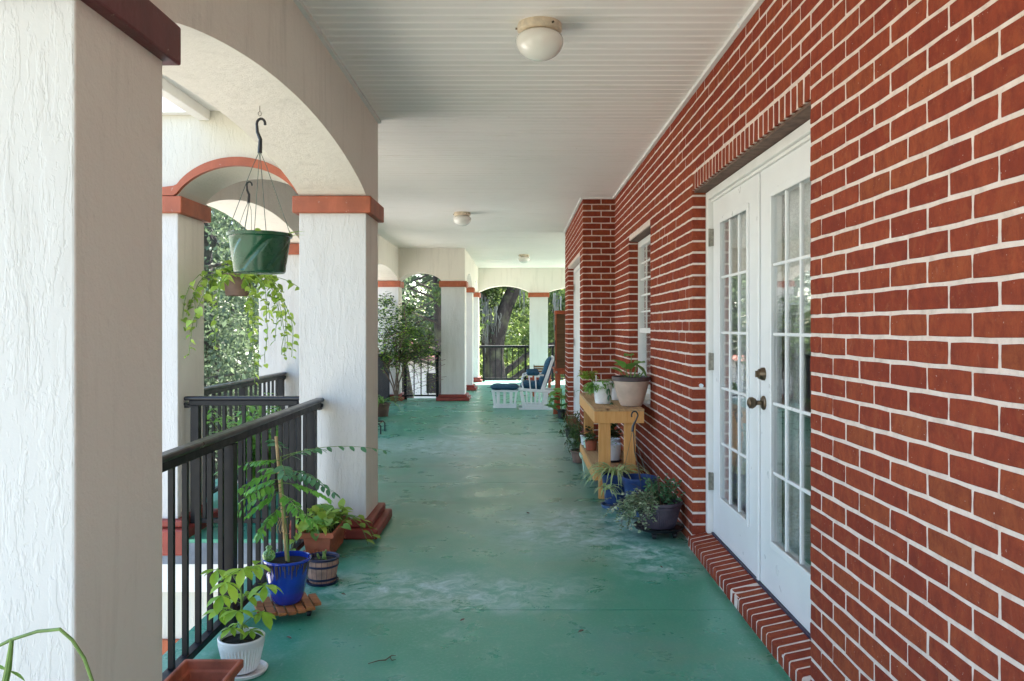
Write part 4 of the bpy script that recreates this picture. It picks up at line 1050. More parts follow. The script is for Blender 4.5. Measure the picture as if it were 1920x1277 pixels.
# === hanging baskets ===
def hook(mb, p, s=1):
    x_, y_, z = p; pts_ = [(x_, y_, z-.115*s)]+[(x_+.002*s, y_, z-.07*s), (x_-.008*s, y_, z-.045*s)]
    for i in range(8):
        a = math.pi*(1-i/6.5); pts_.append((x_+.014*s*math.cos(a)+.004*s, y_, z-.018*s+.017*s*math.sin(a)))
    mb.tube(pts_, [.008*s, .0065*s, .0055*s]+[.0045*s]*8, 8)
bx, by = -1.16, 3.585
t = thing('hanging_basket', (bx, by, 1.55), 'green swirled plastic basket hanging under the near arch', 'hanging basket')
mb = MB(); n = 144; prof = [(.105, .001), (.110, .004)]+[(.110+.024*i/24, .165*i/24) for i in range(1, 24)]+[(.134, .160), (.141, .163), (.143, .176), (.140, .178), (.134, .176), (.128, .14)]
base = len(mb.v)
for (r_, z) in prof:
    for k in range(n):
        a = 2*math.pi*k/n; rr = r_
        if .012 < z < .15:
            ph = (a*6-z*46) % 6.283; rr = r_-.0055*max(0, math.cos(ph)-.6)*2.4
        mb.v.append((bx+rr*math.cos(a), by+rr*math.sin(a), 1.55+z))
for i in range(len(prof)-1):
    for k in range(n): a = base+i*n+k; b = base+i*n+(k+1) % n; mb.f.append((a, b, b+n, a+n))
mb.f.append(tuple(base+k for k in range(n))[::-1]); mb.build('basket', M['greenpot'], t, True)
MB().lathe((bx, by, 1.55), [(.128, .142), (.06, .150), (.001, .152)], 24, cap=False).build('soil', M['soil'], t)
hm = MB(); hook(hm, (bx, by, 2.245), 1.35); hm.build('hook', M['black'], t, True)
wm = MB()
for k in range(4):
    a = .5+k*math.pi/2; wm.tube([(bx, by, 2.10), (bx+.03*math.cos(a), by+.03*math.sin(a), 2.03), (bx+.138*math.cos(a), by+.138*math.sin(a), 1.725)], .0016, 5)
wm.build('wire', M['wire'], t)
ey = MB(); ey.tube([(bx, by, 2.32), (bx, by, 2.275)], .002, 6); ey.tube([(bx+.008*math.cos(a_*.9), by, 2.266+.010*math.sin(a_*.9)) for a_ in range(8)], .0018, 6)
tag(ey.build('screw_eye', M['steel'], None, origin=(bx, by, 2.27)), 'screw eye in the near arch crown holding the green basket', 'hook')
rr_ = random.Random(21); hg_ = MB()
sl3 = [leaf_mesh('lance', L_POTHOS, droop=.5), leaf_mesh('oval', L_POTHOS, droop=.3)]
for i in range(16):
    a = rr_.uniform(0, 6.28); q_ = Vector((bx+.07*math.cos(a), by+.07*math.sin(a), 1.70)); d_ = Vector((math.cos(a), math.sin(a), rr_.uniform(.2, .9)))
    inst(sl3[i % 2], 'leaf', t, q_, frame(d_, s=rr_.uniform(.05, .08)))
for (a, ln_) in ((R(-10), .11), (R(15), .09), (R(-75), .1)):
    q_ = Vector((bx+.1*math.cos(a), by+.1*math.sin(a), 1.70)); inst(sl3[0], 'leaf', t, q_, frame((math.cos(a), math.sin(a), .9), s=ln_))
# brown hanging pothos in the small arch
bx, by = -1.83, 5.2
t = thing('hanging_pothos', (bx, by, 1.51), 'brown hanging pot with long trailing pothos under the small red trimmed arch', 'hanging basket')
pot(t, (bx, by, 1.51), .098, .070, .145, M['clay'], rim=.004, rimh=.018, soil=.015)
hm = MB(); hook(hm, (-1.755, by, 2.255), 1.2); hm.build('hook', M['black'], t, True)
wm = MB()
for k in range(4):
    a = .3+k*math.pi/2; wm.tube([(-1.755, by, 2.13), (-1.76+.02*math.cos(a), by+.02*math.sin(a), 2.07), (bx+.096*math.cos(a), by+.096*math.sin(a), 1.65)], .0018, 5)
wm.build('wire', M['wire'], t)
vine = MB(); rv = random.Random(8); nleaf = 0
L_HANG = [leaf_mesh('heart', L_POTHOS, droop=d_, fold=f_) for d_, f_ in ((.25, .12), (.45, .2), (.15, .3))]
for i in range(22):
    a = rv.uniform(0, 6.28) if i > 8 else rv.uniform(-1.2, .9)
    if i in (2, 5): a = 0.1
    L_ = rv.uniform(.18, .42) if i > 12 else rv.uniform(.45, .72)
    st_ = Vector((bx+.09*math.cos(a), by+.09*math.sin(a), 1.645)); pts_ = curve_pts(st_, (math.cos(a)*.30, math.sin(a)*.35, .22), L_*1.12, sag=6.0 if i != 2 else 3.0, n=14, wig=.22, r_=rv)
    vine.tube(pts_, .0022, 5)
    for k in range(1, 15):
        if nleaf > 270: break
        d_ = rdir(rv, -.9, .1); inst(rv.choice(L_HANG), 'leaf', t, pts_[k]+d_*.008, frame(d_, roll=rv.uniform(-.8, .8), s=rv.uniform(.035, .068)*(1.1-.03*k))); nleaf += 1
vine.build('vine', M['stem_green'], t, True)
cr = MB(); g_ = leaf_geo('heart')
for i in range(110):
    a = rv.uniform(0, 6.28); r_ = rv.uniform(0, .12); addleaf(cr, g_, (bx+r_*math.cos(a), by+r_*math.sin(a), rv.uniform(1.63, 1.72)), rdir(rv, -.3, .6), rv.uniform(.04, .065), rv.uniform(-.6, .6))
cr.build('foliage', L_POTHOS, t, True)['kind'] = 'stuff'

# ---------------------------------------------------------------- plant bench on the right
BX0, BX1, BY0, BY1, BT = .572, .955, 6.04, 7.52, .69
t = thing('plant_bench', (.76, 6.8, 0), 'pine potting bench with a lower shelf against the brick wall', 'bench')
for i in range(4):
    w_ = (BX1-BX0)/4; MB().box(BX0+w_*i+.002, BX0+w_*(i+1)-.002, BY0, BY1, BT-.019, BT).build('top_board', M['pine_top'], t, bevel=.002)
MB().box(BX0+.002, BX1-.005, BY0+.001, BY0+.039, BT-.108, BT-.0195).build('apron', M['pine'], t, bevel=.002)
MB().box(BX0+.002, BX0+.039, BY0+.0395, BY1-.04, BT-.108, BT-.0195).build('apron', M['pine'], t, bevel=.002)
MB().box(BX1-.045, BX1-.006, BY0+.0395, BY1-.04, BT-.108, BT-.0195).build('apron', M['pine'], t, bevel=.002)
MB().box(BX0+.002, BX1-.005, BY1-.0395, BY1-.001, BT-.108, BT-.0195).build('apron', M['pine'], t, bevel=.002)
for (xa_, xb_) in ((BX0+.0395, BX0+.130), (BX1-.150, BX1-.062)):
    for (ya_, yb_) in ((BY0+.040, BY0+.078), (BY1-.079, BY1-.041)):
        MB().box(xa_, xb_, ya_, yb_, .001, BT-.0195).build('leg', M['pine'], t, bevel=.003)
for (xa_, xb_) in ((BX0+.001, BX0+.038), (BX1-.061, BX1-.024)):
    MB().box(xa_, xb_, BY0+.079, BY1-.080, .135, .212).build('stretcher', M['pine'], t, bevel=.002)
for i in range(3): MB().box(BX0+.004+i*.112, BX0+.112+i*.112, BY0+.08, BY1-.082, .2135, .230).build('shelf_board', M['pine_top'], t, bevel=.002)
# big beige pot
cc = (.885, 6.27, BT+.001)
t = thing('potted_plant', cc, 'large beige pot with dark rim and broad heart leaves, nearest on the bench top', 'potted plant')
pot(t, cc, .150, .082, .232, M['beigepot'], rim=.010, rimh=.035, rimmat=M['darkrim'], soil=.022, curve=.8)
for z in (.07, .11, .15): 
    r_ = .082+(.140-.082)*((z/.197)**.8); MB().lathe(cc, [(r_-.001, z), (r_+.0015, z+.003), (r_-.001+.003, z+.006)], 40, cap=False).build('ridge', M['beigepot'], t, True)
stm = MB(); big = [leaf_mesh('heart', L_BIG, seg=7, droop=d_, fold=f_) for d_, f_ in ((.2, .25), (.4, .15))]
for (dx, dy, dz, ld, s_) in ((-.07, -.05, .07, (-.5, -.3, .7), .13), (-.02, -.06, .06, (.3, -.5, .6), .12), (.04, -.05, .08, (.7, -.2, -.5), .13), (.0, .0, .16, (-.5, -.5, .1), .09), (-.04, .05, .06, (-.5, .4, .3), .11), (.05, .05, .09, (.5, .4, .2), .1), (-.08, .02, .03, (-.8, 0, .5), .09)):
    b_ = Vector(cc)+Vector((dx*.3, dy*.3, .205)); q_ = Vector(cc)+Vector((dx, dy, .232+dz)); stm.tube([b_, (b_+q_)/2, q_], .003, 6); inst(random.choice(big), 'leaf', t, q_, frame(ld, s=s_))
for k in range(3): stm.tube([Vector(cc)+Vector((.02*k, -.02, .2)), Vector(cc)+Vector((.03+.03*k, -.05, .25+.01*k))], .006, 6)
stm.build('stalk', M['stem_green'], t, True)
# white pot
cc = (.682, 6.46, BT+.001)
t = thing('potted_plant', cc, 'plain white pot with a drooping green plant at the front left of the bench', 'potted plant')
pot(t, cc, .083, .062, .178, M['whitepot'], rim=.001, rimh=.008, soil=.02)
re_ = random.Random(31); fm = MB(); gl = leaf_geo('lance', droop=.6); go = leaf_geo('oval', droop=.4)
for i in range(70):
    d_ = rdir(re_, -.1, .9); p_ = Vector(cc)+Vector((-.02+re_.uniform(-.05, .05), re_.uniform(-.05, .05), .17)); pts_ = curve_pts(p_, d_+Vector((-.35, 0, 0)), re_.uniform(.05, .13), sag=1.6, n=5, r_=re_); fm.tube(pts_, .0013, 4)
    for k in (2, 3, 4, 5): addleaf(fm, gl if re_.random() < .5 else go, pts_[k], rdir(re_, -.6, .3), re_.uniform(.03, .055))
fm.build('foliage', L_BIG, t, True)['kind'] = 'stuff'
tr_ = MB(); pts_ = [(cc[0]+.03, cc[1]-.075, .86), (cc[0]+.035, cc[1]-.088, .82), (cc[0]+.045, cc[1]-.086, .77), (cc[0]+.06, cc[1]-.078, .71)]; tr_.tube(pts_, .002, 5)
for p_ in pts_[1:]:
    for a_ in (-1, 1): addleaf(tr_, go, p_, (a_*.5, -.3, -1), .055)
tr_.build('trailing_stem', L_PINB, t, True)
# mint planter + tag
cc = (.625, 7.2, BT+.001)
t = thing('potted_plant', cc, 'pale mint square planter with a bright green tuft at the back of the bench', 'potted plant')
trough(t, .555, .70, 7.12, 7.30, .165, M['mint'], soilz=.02)
fm = MB()
for i in range(160):
    p_ = Vector((.627+re_.uniform(-.07, .07), 7.21+re_.uniform(-.08, .08), BT+re_.uniform(.15, .22))); addleaf(fm, go, p_, rdir(re_, -.3, .8), re_.uniform(.03, .05))
for v_ in range(0): pass
o = fm.build('foliage', L_POTHOS, t, True); o['kind'] = 'stuff'
for ch in t.children:
    if ch.name.startswith('trough_body') or ch.name.startswith('soil'): ch.location.z += BT+.001-0 if False else 0
t2 = thing('potted_plant', (.70, 6.85, BT+.001), 'small terracotta pot with trailing foliage in the middle of the bench top', 'potted plant')
pot(t2, (.69, 6.85, BT+.001), .06, .042, .10, M['terracotta'], rimh=.02)
fm = MB()
for i in range(150):
    d_ = rdir(re_, -.5, .8); addleaf(fm, gl, Vector((.68, 6.83, BT+.11))+d_*re_.uniform(.01, .09), d_+Vector((0, 0, -.3)), re_.uniform(.03, .06))
fm.build('foliage', L_BIG, t2, True)['kind'] = 'stuff'
t2 = thing('potted_plant', (.84, 6.75, BT+.001), 'white pot with dusky stems hidden behind the big beige pot', 'potted plant')
pot(t2, (.84, 6.78, BT+.001), .07, .052, .13, M['whiteplastic'], rimh=.02)
fm = MB()
for i in range(110):
    d_ = rdir(re_, 0, .9); addleaf(fm, go, Vector((.84, 6.78, BT+.14))+d_*re_.uniform(.01, .07), d_, re_.uniform(.02, .04))
fm.build('foliage', leafmat('dusky_leaf', (.16, .12, .06), (.30, .32, .14)), t2, True)['kind'] = 'stuff'
tg = MB(); tg.box(.668, .678, 6.93, 6.932, BT+.11, BT+.20); tag(tg.build('plant_tag', M['whiteplastic'], None, origin=(.67, 6.93, .8)), 'blank white plant tag upright among the bench pots', 'plant tag')
# pots on the shelf
def shelfpot(x, y, r_, h, mat, ribs, label, leafm, nl, lr, tall=.12, kind='oval', z0=.231, saucer=None):
    t = thing('potted_plant', (x, y, z0), label, 'potted plant', 'plants on the bench shelf')
    z = z0
    if saucer: MB().lathe((x, y, z0), [(r_*.8, .001), (r_*.98, .003), (r_*1.02, .018), (r_*.95, .018), (r_*.9, .008), (.01, .007)], 28).build('saucer', saucer, t, True); z += .008
    pot(t, (x, y, z), r_, r_*.78, h, mat, rim=.003, rimh=.014, n=60 if ribs else 32, ribs=ribs, soil=.02)
    fm = MB(); g = leaf_geo(kind, droop=.3)
    for i in range(nl):
        d_ = rdir(re_, .1, 1.4); p_ = Vector((x, y, z+h-.02))+Vector((d_.x*r_*.8, d_.y*r_*.8, d_.z*tall*re_.random())); addleaf(fm, g, p_, rdir(re_, -.2, .8), lr*re_.uniform(.7, 1.2))
    if nl: fm.build('foliage', leafm, t, True)['kind'] = 'stuff'
    return t
shelfpot(.745, 6.42, .082, .135, M['whiteplastic'], .002, 'front white ribbed pot on dark saucer, on the bench shelf', L_BIG, 14, .04, .05, saucer=M['black'])
shelfpot(.765, 6.66, .085, .150, M['whiteplastic'], .002, 'second white ribbed pot just behind, on the bench shelf', L_DARK, 20, .04, .05)
shelfpot(.80, 6.95, .08, .13, M['clay'], 0, 'tall dark leaved plant at the back of the bench shelf', L_DARK, 260, .06, .30)
shelfpot(.62, 7.32, .055, .09, M['whiteplastic'], 0, 'little white pot of maroon flowers on the shelf end', L_FLOW, 60, .035, .12)
shelfpot(.635, 7.0, .055, .09, M['terracotta'], 0, 'small terracotta pot on the bench shelf edge', L_DARK, 60, .04, .12)
shelfpot(.625, 7.14, .05, .10, M['mint'], 0, 'small mint pot with dark green leaves on the shelf', L_DARK, 70, .045, .14)
# bushy plants behind the bench, on the floor along the far wall
for (x, y, r_, hh, m_, lab) in ((.60, 7.72, .10, .12, M['clay'], 'low bushy plant on the floor just behind the bench'), (.63, 8.15, .09, .11, M['brownpot'], 'dark bushy plant against the brick pier foot'), (.60, 9.0, .08, .1, M['black'], 'rambling plant on the brick step of the far door')):
    t2 = thing('potted_plant', (x, y, 0), lab, 'potted plant'); pot(t2, (x, y, .062 if y > 8.9 else .001), r_, r_*.75, hh, m_, rimh=.02)
    fm = MB()
    for i in range(420):
        d_ = rdir(re_, -.2, 1.6); rr = re_.random()**.5; p_ = Vector((x+d_.x*.15*rr, y+d_.y*.2*rr, hh+abs(d_.z)*.33*rr)); addleaf(fm, gl, p_, rdir(re_, -.6, .7), re_.uniform(.03, .06))
    fm.build('foliage', L_DARK, t2, True)['kind'] = 'stuff'
# blue pots, spider plant
t = thing('potted_plant', (.84, 5.53, 0), 'navy pot with an unused hanging hook and wires, in front of the bench', 'potted plant')
MB().lathe((.82, 5.52, 0), [(.10, .018), (.115, .02), (.128, .055), (.122, .057), (.108, .028), (.01, .027)], 36).build('saucer', M['bluesaucer'], t, True)
for a in (0, 1.57, 3.14, 4.71): MB().lathe((.82+.08*math.cos(a+.6), 5.52+.08*math.sin(a+.6), 0), [(.014, .001), (.016, .017)], 10).build('foot', M['bluepot2'], t)
pot(t, (.838, 5.53, .030), .121, .082, .245, M['bluepot2'], rim=.004, rimh=.03, soil=.05, wall=.006)
hk = MB(); top = Vector((.80, 5.50, .735))
pts_ = [Vector((.785, 5.50, .59)), Vector((.79, 5.50, .63)), Vector((.81, 5.50, .67))]+[Vector((.800+.022*math.cos(a), 5.50, .700+.030*math.sin(a))) for a in [0, .5, 1.0, 1.5, 2.0, 2.5, 3.0, 3.5]]
hk.tube(pts_, [.010, .008]+[.0055]*9, 8); hk.build('hook', M['black'], t, True)
wm = MB()
for a in (2.8, .3, -1.2): wm.tube([(.785, 5.50, .60), (.838+.118*math.cos(a), 5.53+.118*math.sin(a), .27)], .0014, 5)
wm.build('wire', M['wire'], t)
st_ = MB(); st_.tube([(.842, 5.50, .225), (.825, 5.50, .35), (.80, 5.5, .45), (.79, 5.5, .60)], [.007, .0055, .0045, .0035], 8); st_.build('stem', M['stem_brown'], t, True)
t = thing('spider_plant', (.70, 5.80, 0), 'striped spider plant in a blue pot by the bench leg', 'potted plant')
pot(t, (.705, 5.80, .03), .105, .075, .22, M['bluepot2'], rim=.004, rimh=.02)
MB().lathe((.705, 5.80, 0), [(.08, .001), (.10, .004), (.108, .028), (.10, .028), (.09, .012), (.01, .01)], 30).build('saucer', M['bluesaucer'], t, True)
def spider(t, c, n, L0, L1, r_, sag=2.3, mat=None):
    mat = mat or L_SPID
    for i in range(n):
        a = r_.uniform(0, 6.283); L_ = r_.uniform(L0, L1); pts_ = curve_pts(Vector(c)+Vector((math.cos(a), math.sin(a), 0))*.015, (math.cos(a)*.8, math.sin(a)*.8, r_.uniform(.7, 1.5)), L_, sag=sag, n=9, r_=r_)
        vs = []; ed = []; w0 = r_.uniform(.0055, .0085)
        for k, p_ in enumerate(pts_):
            d_ = (pts_[min(k+1, 9)]-pts_[max(k-1, 0)]); sd = Vector((-d_.y, d_.x, 0)); sd = sd.normalized() if sd.length > 1e-6 else Vector((1, 0, 0)); ww = w0*(1-(k/9)**2.5)+.0004
            vs += [tuple(p_-sd*ww+Vector((0, 0, ww*.3))), tuple(p_), tuple(p_+sd*ww+Vector((0, 0, ww*.3)))]; ed += [1, 0, 1]
        mb = MB(); mb.add(vs, [q_ for k in range(9) for q_ in ((3*k, 3*k+1, 3*k+4, 3*k+3), (3*k+1, 3*k+2, 3*k+5, 3*k+4))]); mb.edge = ed; mb.build('leaf', mat, t, True)
rs_ = random.Random(44)
spider(t, (.705, 5.80, .235), 80, .18, .36, rs_)
spider(t, (.615, 5.60, .17), 22, .08, .17, rs_)
st_ = MB(); st_.tube(curve_pts((.70, 5.73, .24), (-.8, -.9, .6), .24, sag=2.2, n=8), .0018, 5); st_.build('runner', M['stem_green'], t)
# brown ribbed pot, caddy
t = thing('plant_caddy', (.88, 5.03, 0), 'black plastic wheeled caddy under the ribbed brown pot', 'plant caddy')
cx, cy = .885, 5.04
MB().lathe((cx, cy, 0), [(.03, .040), (.135, .040), (.150, .046), (.158, .062), (.154, .064), (.140, .052), (.01, .050)], 44).build('tray', M['black'], t, True)
for a in (-2.0, -.75, .6, 2.2): 
    x_, y_ = cx+.115*math.cos(a), cy+.115*math.sin(a); w_ = MB(); w_.tube([(x_-.010, y_, .0185), (x_+.010, y_, .0185)], .018, 14); w_.box(x_-.014, x_+.014, y_-.008, y_+.010, .02, .0395); w_.build('caster', M['black'], t, True)
t = thing('potted_plant', (cx, cy, .052), 'ribbed purple brown pot spilling small variegated leaves near the door jamb', 'potted plant')
pot(t, (cx, cy, .0525), .150, .100, .168, M['brownpot'], rim=.012, rimh=.022, n=120, ribs=.0032, soil=.03)
MB().tube([(cx+.01, cy-.02, .19), (cx-.012, cy-.02, .38)], .004, 6).build('stake', M['stem_brown'], t, True)
rq = random.Random(9); sm_ = MB(); lv = MB(); lg = MB(); go4 = leaf_geo('oval', seg=3, droop=.2); 
for i in range(125):
    left = rq.random() < .58
    if left:
        p_ = Vector((cx-.085+rq.uniform(-.06, .05), cy-.03+rq.uniform(-.08, .08), .205)); pts_ = curve_pts(p_, (rq.uniform(-1, .12), rq.uniform(-.9, .4), rq.uniform(.3, 1.2)), rq.uniform(.10, .26), sag=rq.uniform(1, 4.0), n=9, wig=.15, r_=rq); T = lv
    else:
        p_ = Vector((cx+rq.uniform(-.08, .12), cy+rq.uniform(-.09, .09), .205)); pts_ = curve_pts(p_, (rq.uniform(-.4, .5), rq.uniform(-.4, .4), 1.2), rq.uniform(.06, .17), sag=rq.uniform(0, .8), n=7, wig=.12, r_=rq); T = lg
    sm_.tube(pts_, .0011, 4)
    for k in range(1, len(pts_)):
        if left and pts_[k].z > .275: continue
        for _ in range(3 if left else 2): addleaf(T, go4, pts_[k]+Vector((rq.uniform(-.008, .008),)*3), rdir(rq, -.5, .8), rq.uniform(.015, .026) if left else rq.uniform(.018, .029), rq.uniform(-1, 1), wid=1.3)
sm_.build('stems', M['stem_brown'], t)['kind'] = 'stuff'
lv.build('trailing_foliage', L_VAR, t, True)['kind'] = 'stuff'
lg.build('upright_foliage', L_PINB, t, True)['kind'] = 'stuff'

# ---------------------------------------------------------------- glider chair and ottoman
WP = M['white_paint']
YC0, YC1 = 12.62, 13.18
t = thing('glider_chair', (.3, 12.9, 0), 'white slatted glider rocking chair with blue cushions facing left', 'chair')
def box(x0, x1, y0, y1, z0, z1, nm, m=WP, bv=.004): return MB().box(x0, x1, y0, y1, z0, z1).build(nm, m, t, bevel=bv)
for yy in (YC0, YC1-.03):
    bm2 = MB(); bm2.prism([(0, 0)]*0 or [(.01, yy-.005), (.54, yy-.005), (.54, yy+.035), (.01, yy+.035)], .001, .03); bm2.build('base_rail', WP, t, bevel=.004)
    MB().beam((.09, yy+.015, .031), (.045, yy+.015, .285), .05, .03, (0, 1, 0)).build('leg', WP, t, bevel=.004)
    MB().beam((.42, yy+.015, .031), (.45, yy+.015, .285), .05, .03, (0, 1, 0)).build('leg', WP, t, bevel=.004)
    MB().beam((.08, yy+.015, .05), (.46, yy+.015, .05), .024, .035, (0, 0, 1)).build('lower_rail', WP, t, bevel=.004)
    for k in range(5): MB().tube([(.14+.065*k, yy+.015, .065), (.13+.070*k, yy+.015, .285)], .009, 8).build('spindle', WP, t, True)
    MB().beam((.0, yy+.015, .325), (.60, yy+.015, .275), .035, .045).build('seat_rail', WP, t, bevel=.006)
    MB().tube([(.075, yy+.015, .33), (.055, yy+.015, .45), (.08, yy+.015, .53), (.13, yy+.015, .555), (.40, yy+.015, .545)], .014, 8).build('arm', WP, t, True)
    for k in range(2): MB().tube([(.19+.09*k, yy+.015, .32), (.17+.10*k, yy+.015, .54)], .010, 8).build('spindle', WP, t, True)
    MB().beam((.36, yy+.015, .28), (.545, yy+.015, .80), .045, .03, (0, 1, 0)).build('back_post', WP, t, bevel=.004)
    ac = MB(); ac.tube([(.13, yy+.015, .575), (.15, yy+.015, .58), (.30, yy+.015, .58), (.33, yy+.015, .575)], [.02, .04, .04, .02], 12); ac.build('arm_cushion', M['cushion'], t, True)
for k in range(7):
    yy = YC0+.06+k*.072; MB().tube([(.40, yy, .30), (.565, yy, .82)], .009, 8).build('spindle', WP, t, True)
MB().beam((.55, YC0, .815), (.55, YC1, .815), .03, .05).build('top_rail', WP, t, bevel=.008)
def cushion(x0, x1, y0, y1, z0, z1, nm, mat, par, shear=0):
    n = 10; vs = []; mb = MB()
    for s_ in (0, 1):
        for i in range(n+1):
            for j in range(n+1):
                u, v = i/n*2-1, j/n*2-1; e_ = max(0, 1-max(abs(u), abs(v))**6); h_ = (z1-z0)/2*(e_**.5)*(.85+.15*math.cos(u*6)*math.cos(v*6))
                x_ = (x0+x1)/2+u*(x1-x0)/2; y_ = (y0+y1)/2+v*(y1-y0)/2; z_ = (z0+z1)/2+(h_ if s_ else -h_); vs.append((x_+shear*0, y_, z_))
    N = (n+1)**2
    fs = [(i*(n+1)+j, (i+1)*(n+1)+j, (i+1)*(n+1)+j+1, i*(n+1)+j+1) for i in range(n) for j in range(n)]
    mb.add(vs, [f[::-1] for f in fs]+[tuple(q_+N for q_ in f) for f in fs]); return mb
cushion(.03, .42, YC0+.04, YC1-.04, .305, .45, 's', None, None).build('seat_cushion', M['cushion'], t, True)
bc = cushion(0, .52, YC0+.05, YC1-.05, -.05, .05, 'b', None, None)
bc.v = [(.36+x*.335-z*.94, y_, .34+x*.94+z*.335) for x, y_, z in bc.v]; bc.v = [(x-.02, y_, z) for x, y_, z in bc.v]; bc.build('back_cushion', M['cushion'], t, True)
bn = cushion(0, .50, YC0+.06, YC1-.06, -.02, .02, 'b', None, None); bn.v = [(.425+x*.335-z*.94, y_, .34+x*.94+z*.335) for x, y_, z in bn.v]; bn.build('cushion_backing', M['navyback'], t, True)
t = thing('ottoman', (-.22, 13.1, 0), 'white slatted glider ottoman with a blue cushion', 'footstool')
for yy in (12.88, 13.26):
    MB().beam((-.41, yy, .02), (-.03, yy, .02), .035, .035).build('base_rail', WP, t, bevel=.004)
    MB().beam((-.385, yy, .04), (-.41, yy, .27), .03, .025, (0, 1, 0)).build('leg', WP, t); MB().beam((-.06, yy, .04), (-.035, yy, .27), .03, .025, (0, 1, 0)).build('leg', WP, t)
    MB().beam((-.43, yy, .275), (-.01, yy, .275), .03, .03).build('seat_rail', WP, t, bevel=.004)
    for k in range(3): MB().beam((-.33+.105*k, yy, .04), (-.33+.105*k, yy, .262), .045 if k < 1 or k > 1 else .035, .015, (0, 1, 0)).build('slat', WP, t)
for x_ in (-.42, -.02): MB().beam((x_, 12.88, .275), (x_, 13.26, .275), .03, .03).build('seat_rail', WP, t)
cushion(-.46, .01, 12.84, 13.30, .285, .385, 'c', None, None).build('cushion', M['cushion'], t, True)
t = thing('side_table', (.38, 15.2, 0), 'small wooden side table behind the glider chair', 'table')
MB().box(.26, .62, 15.0, 15.4, .42, .45).build('table_top', M['redwood'], t, bevel=.004)
for x_ in (.29, .59):
    for y_ in (15.03, 15.37): MB().box(x_-.02, x_+.02, y_-.02, y_+.02, .001, .419).build('leg', M['redwood'], t)
t = thing('wooden_crate', (.40, 15.2, .451), 'little brown wooden crate on the side table behind the chair', 'crate')
for k in range(3): MB().box(.30, .52, 15.08, 15.092, .455+.045*k, .49+.045*k).build('slat', M['reed'], t)
MB().box(.29, .302, 15.08, 15.3, .452, .59).build('side', M['reed'], t); MB().box(.518, .53, 15.08, 15.3, .452, .59).build('side', M['reed'], t); MB().box(.303, .517, 15.094, 15.3, .452, .46).build('bottom', M['reed'], t)
# slatted cabinet on red wooden stand
t = thing('wooden_stand', (.85, 12.1, 0), 'red stained wooden stand with splayed legs at the house corner', 'table')
MB().box(.545, 1.15, 11.99, 12.45, .60, .66).build('apron', M['redwood'], t, bevel=.006)
MB().box(.53, 1.17, 11.97, 12.47, .662, .69).build('table_top', M['redwood'], t, bevel=.006)
for x_ in (.60, 1.10):
    for y_ in (12.02, 12.42): MB().beam((x_, y_, .001), (x_, y_, .60), .06, .06).build('leg', M['redwood'], t, bevel=.004)
MB().beam((.545, 11.99, .001), (.595, 11.99, .60), .05, .04, (0, 1, 0)).build('brace', M['redwood'], t)
MB().tube([(.57, 11.985, .63), (.57, 11.972, .63)], .02, 6).build('bolt', M['steel'], t)
t = thing('slatted_cabinet', (.85, 12.2, .69), 'dark brown reed slatted cabinet with red cap on the wooden stand', 'cabinet')
MB().box(.56, 1.14, 12.01, 12.44, .691, 1.50).build('carcass', M['reed'], t)
rl = MB()
for k in range(44): rl.box(.575, 1.13, 11.994, 12.009, .70+k*.0181, .712+k*.0181)
rl.build('reed_front', M['reed'], t)['kind'] = 'stuff'
MB().box(.555, .573, 11.99, 12.008, .695, 1.50).build('stile', M['redwood'], t)
for z in (.80, 1.02, 1.25): MB().box(.545, .5595, 12.05, 12.20, z, z+.09).build('vent', M['black'], t)
MB().box(.555, 1.15, 11.985, 12.45, 1.501, 1.555).build('cap', M['redwood'], t, bevel=.006)
# green broad-leaf plant by the stand
t = thing('potted_plant', (.66, 11.35, 0), 'leafy green plant on the floor by the wooden stand', 'potted plant')
pot(t, (.62, 11.5, .001), .07, .05, .12, M['black'], rimh=.02)
for i in range(16):
    a = re_.uniform(0, 6.28); q_ = Vector((.62+.08*math.cos(a), 11.5+.08*math.sin(a), re_.uniform(.08, .42))); inst(random.choice(big), 'leaf', t, q_, frame((math.cos(a), math.sin(a), re_.uniform(-.4, .8)), s=re_.uniform(.12, .2)))
s_ = MB(); s_.tube([(.62, 11.5, .1), (.62, 11.49, .42)], .006, 6); s_.build('stem', M['stem_green'], t)
# low metal stand and strap plant half hidden behind the middle pillar
t = thing('plant_stand', (-1.9, 9.9, 0), 'low black metal plant stand peeking past the big middle pillar', 'plant stand')
for y_ in (9.75, 10.05):
    MB().tube([(-1.68, y_, .001), (-1.68, y_, .10), (-1.70, y_, .125), (-2.02, y_, .125), (-2.04, y_, .10), (-2.04, y_, .001)], .009, 8).build('leg', M['black'], t, True)
for k in range(6): MB().tube([(-1.70-.06*k, 9.75, .127), (-1.70-.06*k, 10.05, .127)], .006, 6).build('bar', M['lintel'], t)
t = thing('potted_plant', (-2.0, 11.7, 0), 'arching strap leaved plant at the foot of the vine, left of the far railing', 'potted plant')
pot(t, (-2.0, 11.7, .001), .13, .09, .2, M['clay'])
spider(t, (-2.0, 11.7, .19), 40, .25, .5, rs_, mat=L_BIG)
